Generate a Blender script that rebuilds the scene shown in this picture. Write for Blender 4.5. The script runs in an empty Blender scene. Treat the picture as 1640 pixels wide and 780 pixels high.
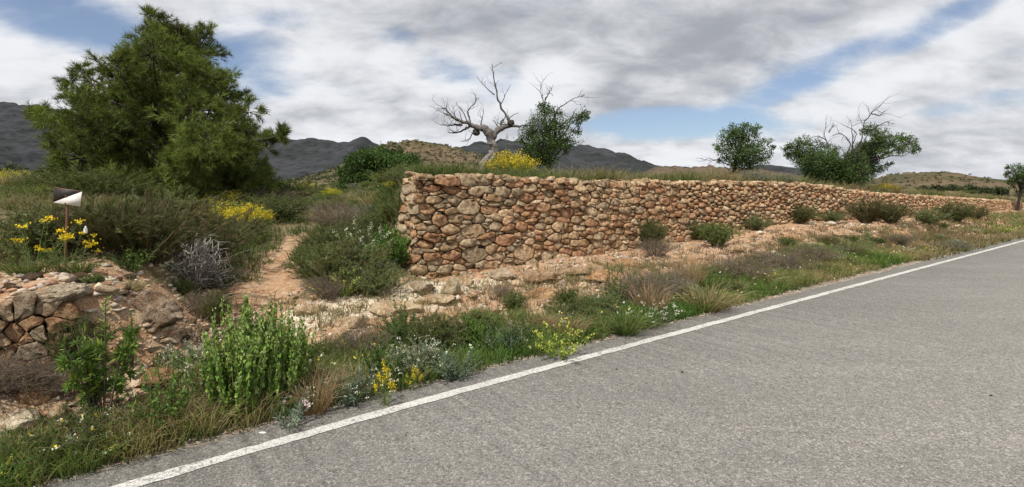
import bpy, math, random
import numpy as np
from mathutils import Vector

random.seed(7)
RS = np.random.RandomState(7)
scn = bpy.context.scene
COL = scn.collection
pi = math.pi

# ------------------------------------------------------------------ camera, light, sky
F = 820.0            # focal length in photograph pixels (1640 wide)
HZ = 308.0           # pixel row of the horizon
EYE = 1.6
cam_d = bpy.data.cameras.new('camera')
cam = bpy.data.objects.new('camera', cam_d)
COL.objects.link(cam)
cam.location = (0, 0, EYE)
cam.rotation_euler = (pi / 2, 0, 0)
cam_d.sensor_width = 36
cam_d.lens = 18.0
cam_d.shift_y = -(390 - HZ) / 1640.0
cam_d.clip_start = 0.05
cam_d.clip_end = 20000
scn.camera = cam

SUN_EL, SUN_AZ = 56.0, 208.0      # azimuth clockwise from +Y: sun behind and to the left
sd = bpy.data.lights.new('sun', 'SUN')
sun = bpy.data.objects.new('sun', sd)
COL.objects.link(sun)
sd.energy = 4.7
sd.angle = math.radians(0.6)
sd.color = (1.0, 0.955, 0.89)
_a, _e = math.radians(SUN_AZ), math.radians(SUN_EL)
to_sun = Vector((math.sin(_a) * math.cos(_e), math.cos(_a) * math.cos(_e), math.sin(_e)))
sun.rotation_euler = to_sun.to_track_quat('Z', 'Y').to_euler()
scn.view_settings.view_transform = 'Standard'
scn.view_settings.look = 'None'
scn.view_settings.gamma = 1
scn.view_settings.exposure = 0.18
scn.render.engine = 'CYCLES'
scn.cycles.max_bounces = 6
scn.cycles.volume_bounces = 0
scn.cycles.transparent_max_bounces = 8


def nd(nt, kind, loc=(0, 0), **kw):
    n = nt.nodes.new(kind)
    for k, v in kw.items():
        if k.startswith('i_'):
            n.inputs[k[2:].replace('_', ' ')].default_value = v
        else:
            setattr(n, k, v)
    return n


def math_n(nt, op, a, b=None, c=None, clamp=False):
    n = nt.nodes.new('ShaderNodeMath')
    n.operation = op
    n.use_clamp = clamp
    for i, v in enumerate((a, b, c)):
        if v is None:
            continue
        if hasattr(v, 'links'):
            nt.links.new(v, n.inputs[i])
        else:
            n.inputs[i].default_value = v
    return n.outputs[0]


def mixc(nt, fac, a, b, mode='MIX'):
    n = nt.nodes.new('ShaderNodeMix')
    n.data_type = 'RGBA'
    n.blend_type = mode
    for sock, v in ((n.inputs[0], fac), (n.inputs[6], a), (n.inputs[7], b)):
        if hasattr(v, 'links'):
            nt.links.new(v, sock)
        elif isinstance(v, (int, float)):
            sock.default_value = v
        else:
            sock.default_value = (v[0], v[1], v[2], 1)
    return n.outputs[2]


def ramp(nt, src, lo, hi, a=0.0, b=1.0):
    n = nt.nodes.new('ShaderNodeMapRange')
    n.interpolation_type = 'SMOOTHSTEP'
    nt.links.new(src, n.inputs[0])
    n.inputs[1].default_value = lo
    n.inputs[2].default_value = hi
    n.inputs[3].default_value = a
    n.inputs[4].default_value = b
    return n.outputs[0]


def noise_n(nt, vec, scale, detail=4, rough=0.55, dist=0.0):
    n = nt.nodes.new('ShaderNodeTexNoise')
    n.inputs['Scale'].default_value = scale
    n.inputs['Detail'].default_value = detail
    n.inputs['Roughness'].default_value = rough
    n.inputs['Distortion'].default_value = dist
    nt.links.new(vec, n.inputs['Vector'])
    return n.outputs['Fac']


world = bpy.data.worlds.new('World')
scn.world = world
world.use_nodes = True
wt = world.node_tree
wt.nodes.clear()
w_out = wt.nodes.new('ShaderNodeOutputWorld')
w_bg = wt.nodes.new('ShaderNodeBackground')
w_bg.inputs[1].default_value = 0.1
wt.links.new(w_bg.outputs[0], w_out.inputs[0])
sky = wt.nodes.new('ShaderNodeTexSky')
sky.sky_type = 'NISHITA'
sky.sun_disc = False
sky.sun_elevation = math.radians(SUN_EL)
sky.sun_rotation = math.radians(SUN_AZ)
sky.altitude = 500
sky.ozone_density = 1.6
tc = wt.nodes.new('ShaderNodeTexCoord')
gen = tc.outputs['Generated']
sep = wt.nodes.new('ShaderNodeSeparateXYZ')
wt.links.new(gen, sep.inputs[0])
den = math_n(wt, 'ADD', math_n(wt, 'MAXIMUM', sep.outputs[2], 0.0), 0.34)
cx = math_n(wt, 'DIVIDE', sep.outputs[0], den)
cy = math_n(wt, 'DIVIDE', sep.outputs[1], den)
cb = wt.nodes.new('ShaderNodeCombineXYZ')
wt.links.new(cx, cb.inputs[0])
wt.links.new(cy, cb.inputs[1])
mp = wt.nodes.new('ShaderNodeMapping')
mp.inputs['Location'].default_value = (3.1, 1.7, 0)
mp.inputs['Rotation'].default_value = (0, 0, math.radians(-28))
mp.inputs['Scale'].default_value = (1.0, 1.35, 1)
wt.links.new(cb.outputs[0], mp.inputs[0])
cvec = mp.outputs[0]


def dir_blob(x, y, rx, ry, ang=0):
    """soft ellipse of the sky round the direction in which that patch of cloud stands"""
    c = Vector(((x - 820) / F, 1, (HZ - y) / F))
    L = c.length
    c.normalize()
    q = c.to_track_quat('Y', 'Z')
    from mathutils import Quaternion
    q = q @ Quaternion((0, 1, 0), math.radians(ang))
    m = wt.nodes.new('ShaderNodeMapping')
    m.vector_type = 'TEXTURE'
    m.inputs['Location'].default_value = c
    m.inputs['Rotation'].default_value = q.to_euler()
    m.inputs['Scale'].default_value = (rx / F / L, 1.0, ry / F / L)
    wt.links.new(gen, m.inputs[0])
    g = wt.nodes.new('ShaderNodeTexGradient')
    g.gradient_type = 'SPHERICAL'
    wt.links.new(m.outputs[0], g.inputs[0])
    return ramp(wt, g.outputs['Fac'], 0.0, 0.75)


def blob_sum(lst):
    out = None
    for (x, y, rx, ry, ang, st) in lst:
        b = math_n(wt, 'MULTIPLY', dir_blob(x, y, rx, ry, ang), st)
        out = b if out is None else math_n(wt, 'ADD', out, b)
    return out


holes = blob_sum([
    (90, 20, 330, 75, 5, .36), (395, 95, 110, 110, 20, .26), (215, 90, 200, 60, 0, .10),
    (705, 112, 75, 50, 0, .20), (790, 130, 90, 50, 0, .16), (1090, 198, 230, 42, 2, .40),
    (1010, 208, 150, 40, 0, .15), (1390, 82, 340, 40, -20, .20), (1265, 118, 170, 60, -15, .16),
    (1585, 165, 150, 32, -8, .22), (640, 60, 60, 25, 10, .18), (470, 30, 90, 30, 0, .14), (1540, 25, 150, 36, -25, .16), (1340, 205, 160, 30, 0, .06)])
darks = blob_sum([
    (1060, 120, 330, 100, -18, .75), (900, 30, 420, 110, -8, .50), (600, 175, 360, 60, 5, .20),
    (1250, 40, 330, 60, -12, .45), (1500, 215, 330, 55, -5, .62), (420, 200, 200, 50, 0, .3), (60, 150, 260, 90, 10, .12), (640, 40, 260, 60, 0, .25), (1450, 270, 420, 50, 0, .3)])
lights = blob_sum([
    (890, 130, 130, 60, -20, .40), (90, 110, 300, 90, 15, .38), (1170, 240, 260, 60, 0, .35), (580, 110, 220, 120, 0, .30),
    (150, 22, 120, 60, 0, .38), (520, 230, 300, 40, 0, .35), (1500, 110, 300, 50, -20, .22)])
n1 = noise_n(wt, cvec, 2.1, 9, 0.56, 0.2)
n2 = noise_n(wt, cvec, 5.2, 8, 0.58, 0.25)
n3 = noise_n(wt, cvec, 1.7, 6, 0.5, 0.2)
cov = math_n(wt, 'ADD', math_n(wt, 'MULTIPLY', n1, 0.7), math_n(wt, 'MULTIPLY', n2, 0.42))
cov = math_n(wt, 'SUBTRACT', cov, math_n(wt, 'MULTIPLY', holes, 1.0))
cover = ramp(wt, cov, 0.15, 0.51)
shade = math_n(wt, 'ADD', math_n(wt, 'MULTIPLY', n2, 0.85), math_n(wt, 'MULTIPLY', n3, 0.65))
shade = math_n(wt, 'ADD', math_n(wt, 'SUBTRACT', shade, math_n(wt, 'MULTIPLY', darks, 0.27)), math_n(wt, 'MULTIPLY', lights, 0.40))
shade = ramp(wt, shade, 0.32, 0.98)
ccol = mixc(wt, shade, (3.35, 3.5, 3.85), (7.7, 7.85, 8.15))
skyc = mixc(wt, 1.0, sky.outputs[0], (1.0, 0.98, 1.02), 'MULTIPLY')
skyc = mixc(wt, 0.10, skyc, (5.2, 5.5, 6.0))
wt.links.new(mixc(wt, cover, skyc, ccol), w_bg.inputs[0])

# ------------------------------------------------------------------ numeric helpers


def smooth(a, b, x):
    t = np.clip((x - a) / (b - a), 0, 1)
    return t * t * (3 - 2 * t)


def _hash(ix, iy, iz):
    h = (ix.astype(np.int64) * 374761393 + iy.astype(np.int64) * 668265263 + iz.astype(np.int64) * 2147483647 // 7) & 0xffffffff
    h = ((h ^ (h >> 13)) * 1274126177) & 0xffffffff
    h = ((h ^ (h >> 16)) * 2246822519) & 0xffffffff
    return ((h ^ (h >> 15)) & 0xffffff) / float(0xffffff)


def vnoise(x, y, z=None):
    x = np.asarray(x, float)
    y = np.asarray(y, float)
    z = np.zeros_like(x) if z is None else np.asarray(z, float)
    ix, iy, iz = np.floor(x), np.floor(y), np.floor(z)
    fx, fy, fz = x - ix, y - iy, z - iz
    fx, fy, fz = (f * f * (3 - 2 * f) for f in (fx, fy, fz))
    r = 0
    for dx in (0, 1):
        wx = fx if dx else 1 - fx
        for dy in (0, 1):
            wy = fy if dy else 1 - fy
            for dz in (0, 1):
                wz = fz if dz else 1 - fz
                r = r + wx * wy * wz * _hash(ix + dx, iy + dy, iz + dz)
    return r * 2 - 1


def fbm(x, y, z=None, o=4, g=0.5):
    r, a, s = 0, 1.0, 0
    zz = 0 if z is None else z
    for i in range(o):
        k = 2.03 ** i
        r = r + a * vnoise(x * k + 17.3 * i, y * k - 9.1 * i, None if z is None else zz * k + 3.7 * i)
        s += a
        a *= g
    return r / s


# ------------------------------------------------------------------ the lie of the land
UX, UY, DY0 = 0.8046, 0.5938, 4.44
S0 = 0.80            # where the stone wall begins along the road


def sd_of(X, Y):
    return X * UX + (Y - DY0) * UY, -X * UY + (Y - DY0) * UX


def xy_of(s, d):
    return s * UX - d * UY, DY0 + s * UY + d * UX


def road_edge(s):
    s = np.asarray(s, float)
    return np.where(s > 0, 0, np.where(s < -5, -.3 + .12 * (s + 5), -.012 * s * s))


def wall_d(s):
    return np.interp(s, [.8, 6, 14, 60], [3.70, 4.05, 4.47, 4.6])


def wall_top(s):
    return np.interp(s, [.8, 2.1, 3.4, 4.1, 6, 8.7, 12, 14.2, 16.5, 18.1, 19.2, 21.7, 29.9, 42.9, 50.5, 60],
                     [1.84, 1.88, 1.85, 1.81, 1.82, 1.85, 1.88, 1.90, 1.86, 1.78, 1.68, 1.57, 1.38, 1.07, .88, .7])


def wall_foot(s):
    return np.interp(s, [.8, 2.6, 4.1, 6, 8.7, 12, 16.1, 21.7, 29.9, 42.9, 60], [.26, .26, .31, .31, .38, .54, .58, .50, .56, .38, .2])


def region(d):
    return np.interp(d, [1.5, 2.4, 6, 16, 45, 90, 300, 1000, 4000], [.86, .93, 1.25, 1.72, 2.4, 3.3, 8.0, 24, 60])


def low_prof(d):
    return np.interp(d, [1.8, 2.6, 3.7, 5.5, 10, 16, 45, 90, 300, 1000, 4000], [.22, .25, .31, .62, 1.2, 1.68, 2.4, 3.3, 8.0, 24, 60])


def ground_base(X, Y):
    s, d0 = sd_of(X, Y)
    d = d0 - road_edge(s)
    wl = 1 - smooth(-2.95, -1.95, s + .12 * fbm(X * 1.3, Y * 1.3, o=2))     # 1 on the high ground to the left
    # left bank
    low = .33 * smooth(.72, 1.35, d)
    hi = low + (.86 - .33) * smooth(1.42, 1.62, d)
    L = np.where(d < 1.62, hi, np.maximum(region(d), .86))
    # middle and right bank
    hb = np.interp(s, [-2, 0, 3, 6, 10, 16, 24, 30, 45], [.21, .18, .16, .2, .32, .45, .42, .40, .2])
    d1 = np.interp(s, [-2, 2, 6, 16, 30, 50], [.85, .85, .95, 1.2, 1.4, 1.6])
    d2 = np.interp(s, [-2, 2, 6, 16, 30, 50], [1.45, 1.7, 2.1, 2.5, 3.0, 3.8])
    dw = wall_d(s)
    wf = wall_foot(s)
    bank = hb * smooth(d1, d2, d)
    M = np.where(d < d2, bank, hb + (wf - hb) * np.clip((d - d2) / (dw - d2), 0, 1))
    M = np.where(s < S0 + .2, np.where(d < 2.2, bank, np.maximum(low_prof(d), hb)), M)
    Mleft = np.where(d < 2.0, .21 * smooth(.85, 1.5, d), low_prof(d))
    M = M * smooth(-.6, S0, s) + Mleft * (1 - smooth(-.6, S0, s))
    # terrace held by the wall
    T = wall_top(s) - .06
    back = np.maximum(d - dw, 0)
    Tz = T + (np.maximum(region(d) + .15, T) - T) * smooth(2, 30, back) + .015 * np.minimum(back, 6)
    step = smooth(dw + .22, dw + .42, d)
    far_b = np.maximum(back - .6, 0)
    wside = .22 + .5 * far_b
    side = smooth(S0 + .42 - wside + .42 * far_b, S0 + .44 + .42 * far_b, s)
    M = M * (1 - step * side) + Tz * step * side
    z = L * wl + M * (1 - wl)
    z = np.where(d < .1, -.03, z)
    z = np.where((d >= .1) & (d < .3), -.012, z) + 0 * z
    z = np.where(d < -6.4, -.04 + 0 * z, z)
    return z


def path_off(s, d):
    """distance along the road from the middle of the footpath"""
    return s - np.interp(d, [1.5, 2.4, 3.25, 4.1, 4.9, 5.6, 7], [-1.5, -1.43, -1.33, -1.13, -.88, -.6, 0])


def bankiness(X, Y):
    s, d0 = sd_of(X, Y)
    d = d0 - road_edge(s)
    return smooth(.55, .95, d) * (1 - smooth(3.4, 4.2, d)) * (1 - .6 * smooth(1.6, 2.4, d) * (s < -2))


def ground(X, Y, fine=True):
    X = np.asarray(X, float)
    Y = np.asarray(Y, float)
    z = ground_base(X, Y)
    s, d0 = sd_of(X, Y)
    d = d0 - road_edge(s)
    off = smooth(.3, .9, d)
    b = bankiness(X, Y)
    z = z + off * (.035 * fbm(X * 1.1, Y * 1.1, o=3) + b * (.085 + .10 * smooth(5, 11, s)) * fbm(X * 2.2 + 5, Y * 2.2, o=4, g=.6))
    z = z + smooth(12, 60, d) * .5 * fbm(X / 14, Y / 14, o=3)
    # bedding ledges in the cut bank
    lay = .062
    q = z / lay + 1.5 * fbm(X * 1.7, Y * 1.7 + 9, o=3) + .35 * (s * .25)
    fr = q - np.floor(q)
    stp = (np.floor(q) + smooth(.62, .98, fr)) - q
    z = z + b * lay * .85 * stp * (.55 + .45 * vnoise(X * .9, Y * .9))
    po = path_off(s, d) + .06 * fbm(X * 2, Y * 2 + 3, o=2)
    z = z - .05 * np.exp(-(po / .2) ** 2) * smooth(1.6, 2.2, d) * (1 - smooth(5.5, 7, d))
    if fine:
        z = z + off * (.02 * fbm(X * 8, Y * 8, o=3, g=.65) + .006 * vnoise(X * 36, Y * 36))
    return z


def gz(X, Y):
    return float(ground(np.array([X]), np.array([Y]))[0])


def at(x, y, Y):
    return Vector(((x - 820) / F * Y, Y, EYE + (HZ - y) / F * Y))


def hit(x, y, lo=2.4, hi=60):
    """point of the ground seen at a pixel"""
    Ys = np.geomspace(lo, hi, 900)
    Xs = (x - 820) / F * Ys
    zr = EYE + (HZ - y) / F * Ys
    below = zr <= ground(Xs, Ys, False)
    i = int(np.argmax(below)) if below.any() else len(Ys) - 1
    return Vector((Xs[i], Ys[i], gz(Xs[i], Ys[i])))


def on_ground(x, Y):
    X = (x - 820) / F * Y
    return Vector((X, Y, gz(X, Y)))


# ------------------------------------------------------------------ mesh helpers
class Acc:
    def __init__(self):
        self.v, self.t, self.c, self.n = [], [], [], 0

    def add(self, v, t, c):
        v = np.asarray(v, float).reshape(-1, 3)
        t = np.asarray(t, np.int64).reshape(-1, 3)
        c = np.asarray(c, float)
        if c.ndim == 1:
            c = np.repeat(c[None, :], len(v), 0)
        self.v.append(v)
        self.t.append(t + self.n)
        self.c.append(c)
        self.n += len(v)

    def empty(self):
        return self.n == 0

    def mesh(self, name, mat, smooth_=False):
        return raw_mesh(name, np.concatenate(self.v), np.concatenate(self.t), np.concatenate(self.c), mat, smooth_)


def raw_mesh(name, v, t, c, mat, smooth_=False, extra=None):
    me = bpy.data.meshes.new(name)
    me.vertices.add(len(v))
    me.vertices.foreach_set('co', np.ascontiguousarray(v, np.float32).ravel())
    me.loops.add(len(t) * 3)
    me.loops.foreach_set('vertex_index', np.ascontiguousarray(t, np.int32).ravel())
    me.polygons.add(len(t))
    me.polygons.foreach_set('loop_start', np.arange(0, len(t) * 3, 3, dtype=np.int32))
    if smooth_:
        me.polygons.foreach_set('use_smooth', np.ones(len(t), bool))
    me.update(calc_edges=True)
    ca = me.color_attributes.new('tint', 'FLOAT_COLOR', 'POINT')
    cc = np.ones((len(v), 4), np.float32)
    cc[:, :3] = c
    ca.data.foreach_set('color', cc.ravel())
    for k, arr in (extra or {}).items():
        a = me.attributes.new(k, 'FLOAT', 'POINT')
        a.data.foreach_set('value', np.ascontiguousarray(arr, np.float32))
    me.materials.append(mat)
    return me


def link(name, data, parent=None, loc=None):
    o = bpy.data.objects.new(name, data)
    COL.objects.link(o)
    if parent is not None:
        o.parent = parent
    if loc is not None:
        o.location = loc
    return o


def tag(o, label=None, cat=None, group=None, kind=None):
    if label:
        o['label'] = label
    if cat:
        o['category'] = cat
    if group:
        o['group'] = group
    if kind:
        o['kind'] = kind
    return o


def thing(name, label, cat, loc=(0, 0, 0), group=None):
    return tag(link(name, None, loc=loc), label, cat, group)


def unit(v):
    return v / np.maximum(np.linalg.norm(v, axis=-1, keepdims=True), 1e-9)


def leaf_set(acc, pos, dr, L, W, cols, rs, fold=.25):
    """many small folded leaves: 4 vertices, 2 triangles each"""
    n = len(pos)
    dr = unit(dr)
    r = rs.normal(size=(n, 3))
    side = unit(np.cross(dr, r))
    up = np.cross(side, dr)
    L = np.broadcast_to(np.asarray(L, float), (n,))[:, None]
    W = np.broadcast_to(np.asarray(W, float), (n,))[:, None]
    v = np.empty((n, 4, 3))
    v[:, 0] = pos
    v[:, 1] = pos + dr * L * .5 + side * W * .5 + up * W * fold
    v[:, 2] = pos + dr * L
    v[:, 3] = pos + dr * L * .5 - side * W * .5 + up * W * fold
    i = np.arange(n)[:, None] * 4
    t = np.concatenate([i + [0, 1, 2], i + [0, 2, 3]], 1)
    acc.add(v.reshape(-1, 3), t.reshape(-1, 3), np.repeat(cols, 4, 0))


def needle_set(acc, pos, dr, L, W, cols, rs):
    n = len(pos)
    dr = unit(dr)
    side = unit(np.cross(dr, rs.normal(size=(n, 3))))
    L = np.broadcast_to(np.asarray(L, float), (n,))[:, None]
    v = np.empty((n, 3, 3))
    v[:, 0] = pos - side * W * .5
    v[:, 1] = pos + side * W * .5
    v[:, 2] = pos + dr * L
    acc.add(v.reshape(-1, 3), np.arange(n * 3).reshape(-1, 3), np.repeat(cols, 3, 0))


def blade_set(acc, pos, dr, L, W, bend, c0, c1, rs):
    """grass blades: curved, 5 vertices, 3 triangles; colour from base c0 to tip c1"""
    n = len(pos)
    dr = unit(dr)
    L = np.broadcast_to(np.asarray(L, float), (n,))[:, None]
    W = np.broadcast_to(np.asarray(W, float), (n,))[:, None]
    b = np.broadcast_to(np.asarray(bend, float), (n,))[:, None]
    hz = dr * [1, 1, 0] + rs.normal(size=(n, 3)) * [.3, .3, 0]
    hz = unit(hz)
    side = unit(np.cross(dr, rs.normal(size=(n, 3))))
    m = pos + dr * L * .55 + hz * L * b * .25
    tip = pos + dr * L * .92 + hz * L * b - np.array([0, 0, 1]) * L * b * .45
    v = np.empty((n, 5, 3))
    v[:, 0] = pos - side * W * .5
    v[:, 1] = pos + side * W * .5
    v[:, 2] = m - side * W * .42
    v[:, 3] = m + side * W * .42
    v[:, 4] = tip
    i = np.arange(n)[:, None] * 5
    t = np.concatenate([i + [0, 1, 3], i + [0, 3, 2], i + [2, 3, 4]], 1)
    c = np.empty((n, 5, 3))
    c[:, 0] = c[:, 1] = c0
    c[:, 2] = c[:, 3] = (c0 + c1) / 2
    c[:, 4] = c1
    acc.add(v.reshape(-1, 3), t.reshape(-1, 3), c.reshape(-1, 3))


def tube(acc, pts, rad, col, k=5):
    pts = np.asarray(pts, float)
    n = len(pts)
    rad = np.broadcast_to(np.asarray(rad, float), (n,))
    tg = unit(np.gradient(pts, axis=0))
    ref = np.array([0.3, 0.9, .2]) if abs(tg[0, 2]) > .5 else np.array([0, 0, 1.0])
    a = unit(np.cross(tg, ref))
    b = np.cross(tg, a)
    th = np.arange(k) / k * 2 * pi
    ring = pts[:, None] + rad[:, None, None] * (np.cos(th)[None, :, None] * a[:, None] + np.sin(th)[None, :, None] * b[:, None])
    i, j = np.meshgrid(np.arange(n - 1), np.arange(k), indexing='ij')
    a0, a1 = i * k + j, i * k + (j + 1) % k
    b0, b1 = a0 + k, a1 + k
    t = np.concatenate([np.stack([a0, a1, b1], -1).reshape(-1, 3), np.stack([a0, b1, b0], -1).reshape(-1, 3)])
    cap = [[(n - 1) * k, (n - 1) * k + q, (n - 1) * k + q + 1] for q in range(1, k - 1)]
    acc.add(ring.reshape(-1, 3), np.concatenate([t, np.array(cap)]), col)


def curve3(p0, p1, p2, n=6):
    t = np.linspace(0, 1, n)[:, None]
    return (1 - t) ** 2 * p0 + 2 * t * (1 - t) * p1 + t * t * p2


def jit_cols(base, n, rs, amt=.25, hue=.1):
    base = np.asarray(base, float)
    v = 1 + amt * rs.uniform(-1, 1, (n, 1))
    h = 1 + hue * rs.uniform(-1, 1, (n, 3))
    return np.clip(base * v * h, 0.003, .95)


def pick_cols(cols, n, rs, amt=.25, hue=.1):
    cols = np.asarray(cols, float).reshape(-1, 3)
    return jit_cols(cols[rs.randint(len(cols), size=n)], n, rs, amt, hue)


# ------------------------------------------------------------------ materials
def new_mat(name):
    m = bpy.data.materials.new(name)
    m.use_nodes = True
    nt = m.node_tree
    nt.nodes.clear()
    out = nt.nodes.new('ShaderNodeOutputMaterial')
    return m, nt, out


def bump_n(nt, height, strength, dist, normal=None):
    b = nt.nodes.new('ShaderNodeBump')
    b.inputs['Strength'].default_value = strength
    b.inputs['Distance'].default_value = dist
    nt.links.new(height, b.inputs['Height'])
    if normal is not None:
        nt.links.new(normal, b.inputs['Normal'])
    return b.outputs[0]


def attr(nt, name='tint', out='Color'):
    a = nt.nodes.new('ShaderNodeAttribute')
    a.attribute_name = name
    return a.outputs[out]


def objcoord(nt):
    return nt.nodes.new('ShaderNodeTexCoord').outputs['Object']


def principled(nt, out, col, rough=.9, normal=None, spec=.25):
    p = nt.nodes.new('ShaderNodeBsdfPrincipled')
    if hasattr(col, 'links'):
        nt.links.new(col, p.inputs['Base Color'])
    else:
        p.inputs['Base Color'].default_value = (*col, 1)
    p.inputs['Roughness'].default_value = rough
    p.inputs['Specular IOR Level'].default_value = spec
    if normal is not None:
        nt.links.new(normal, p.inputs['Normal'])
    nt.links.new(p.outputs[0], out.inputs[0])
    return p


def leaf_mat(name, trans=.3, rough=.6):
    m, nt, out = new_mat(name)
    c = attr(nt)
    oi = nt.nodes.new('ShaderNodeObjectInfo')
    k = math_n(nt, 'ADD', math_n(nt, 'MULTIPLY', oi.outputs['Random'], .35), 1.0)
    hsv = nt.nodes.new('ShaderNodeHueSaturation')
    nt.links.new(c, hsv.inputs['Color'])
    nt.links.new(k, hsv.inputs['Value'])
    c = hsv.outputs[0]
    p = principled(nt, out, c, rough, None, .2)
    t = nt.nodes.new('ShaderNodeBsdfTranslucent')
    nt.links.new(mixc(nt, 1, c, (1.15, 1.2, .7), 'MULTIPLY'), t.inputs[0])
    mx = nt.nodes.new('ShaderNodeMixShader')
    mx.inputs[0].default_value = trans
    nt.links.new(p.outputs[0], mx.inputs[1])
    nt.links.new(t.outputs[0], mx.inputs[2])
    nt.links.new(mx.outputs[0], out.inputs[0])
    return m


def stone_mat(name, scale=1.0, bumps=1.0, spots=.35):
    m, nt, out = new_mat(name)
    oc = objcoord(nt)
    c = attr(nt)
    a = noise_n(nt, oc, 9 * scale, 6, .65, .4)
    b = noise_n(nt, oc, 45 * scale, 5, .7)
    lich = noise_n(nt, oc, 16 * scale, 4, .6, 1.2)
    c = mixc(nt, ramp(nt, a, .36, .6), mixc(nt, 1, c, (.58, .50, .44), 'MULTIPLY'), c)
    d = noise_n(nt, oc, 24 * scale, 5, .75, .6)
    c = mixc(nt, ramp(nt, d, .5, .64, 0, .7), c, mixc(nt, 1, c, (.52, .47, .42), 'MULTIPLY'))
    c = mixc(nt, ramp(nt, b, .3, .75, 0, .6), c, mixc(nt, 1, c, (1.35, 1.33, 1.28), 'MULTIPLY'))
    c = mixc(nt, ramp(nt, lich, .6, .7, 0, spots), c, (.42, .40, .34))
    c = mixc(nt, ramp(nt, b, .30, .42, .8, 0), c, mixc(nt, 1, c, (.35, .3, .26), 'MULTIPLY'))
    vor = nt.nodes.new('ShaderNodeTexVoronoi')
    vor.inputs['Scale'].default_value = 26 * scale
    nt.links.new(oc, vor.inputs['Vector'])
    c = mixc(nt, ramp(nt, vor.outputs['Distance'], .0, .16, .55, 0), c, (.10, .07, .05))
    h = math_n(nt, 'ADD', math_n(nt, 'MULTIPLY', a, 1.0), math_n(nt, 'MULTIPLY', b, .45))
    h = math_n(nt, 'ADD', h, math_n(nt, 'MULTIPLY', d, -.6))
    n = bump_n(nt, h, 1.0 * bumps, .05 / scale)
    principled(nt, out, c, .97, n, .06)
    return m


def tint_mat(name, rough=.85, scale=20, amt=.35, bump=.3):
    m, nt, out = new_mat(name)
    oc = objcoord(nt)
    f = noise_n(nt, oc, scale, 5, .65, .3)
    c = mixc(nt, ramp(nt, f, .3, .7), mixc(nt, 1, attr(nt), (1 - amt,) * 3, 'MULTIPLY'), attr(nt))
    principled(nt, out, c, rough, bump_n(nt, f, bump, .02), .2)
    return m


MAT = {}
MAT['leaf'] = leaf_mat('leaf', .30)
MAT['needle'] = leaf_mat('pine_needles', .32, .6)
MAT['grass'] = leaf_mat('grass', .35, .7)
MAT['petal'] = leaf_mat('petal', .4, .7)
MAT['stone'] = stone_mat('limestone', 1.0, 1.25, .45)
MAT['rock'] = stone_mat('outcrop_rock', .8, 1.5, .6)
MAT['rubble'] = tint_mat('rubble', .95, 30, .3, .5)
MAT['bark'] = tint_mat('bark', .95, 26, .6, 1.0)
MAT['twig'] = tint_mat('twig', .9, 30, .3, .2)


def ground_mat():
    m, nt, out = new_mat('dry_ground')
    g = nt.nodes.new('ShaderNodeNewGeometry')
    pos = g.outputs['Position']
    pale, green = attr(nt, 'pale', 'Fac'), attr(nt, 'green', 'Fac')
    grit = attr(nt, 'grit', 'Fac')
    a = noise_n(nt, pos, 1.3, 6, .62, .5)
    b = noise_n(nt, pos, 9, 6, .7, .3)
    c = noise_n(nt, pos, 60, 4, .7)
    dirt = mixc(nt, ramp(nt, a, .35, .65), (.39, .205, .105), (.46, .285, .16))
    dirt = mixc(nt, ramp(nt, b, .42, .66, 0, .85), dirt, (.54, .41, .28))
    dirt = mixc(nt, ramp(nt, b, .28, .44, .75, 0), dirt, (.27, .165, .10))
    lime = mixc(nt, ramp(nt, b, .35, .6), (.52, .40, .27), (.78, .69, .53))
    pm = ramp(nt, math_n(nt, 'ADD', pale, math_n(nt, 'MULTIPLY', math_n(nt, 'SUBTRACT', a, .5), 1.1)), .35, .62)
    col = mixc(nt, pm, dirt, lime)
    a2 = noise_n(nt, pos, .22, 5, .6, .3)
    veg = mixc(nt, ramp(nt, a2, .4, .6), (.085, .085, .035), (.16, .135, .065))
    veg = mixc(nt, ramp(nt, b, .52, .72, 0, .7), veg, (.27, .2, .12))
    gm = ramp(nt, math_n(nt, 'ADD', green, math_n(nt, 'MULTIPLY', math_n(nt, 'SUBTRACT', b, .5), .7)), .35, .65)
    col = mixc(nt, gm, col, veg)
    col = mixc(nt, ramp(nt, c, .35, .7, .28, 0), col, (.12, .08, .05))
    vor = nt.nodes.new('ShaderNodeTexVoronoi')
    vor.inputs['Scale'].default_value = 34
    nt.links.new(pos, vor.inputs['Vector'])
    peb = ramp(nt, vor.outputs['Distance'], .1, .5, 1, 0)
    vs = nt.nodes.new('ShaderNodeSeparateColor')
    nt.links.new(vor.outputs['Color'], vs.inputs[0])
    vseed = vs.outputs[0]
    col = mixc(nt, math_n(nt, 'MULTIPLY', peb, .45), col, mixc(nt, vseed, (.30, .2, .13), (.70, .58, .44)))
    col = mixc(nt, math_n(nt, 'MULTIPLY', grit, .85), col, mixc(nt, vseed, (.10, .09, .075), (.34, .30, .25)))
    h = math_n(nt, 'ADD', math_n(nt, 'MULTIPLY', b, .9), math_n(nt, 'MULTIPLY', c, .25))
    h = math_n(nt, 'ADD', h, math_n(nt, 'MULTIPLY', peb, .25))
    principled(nt, out, col, .97, bump_n(nt, h, .9, .05), .1)
    return m


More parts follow.
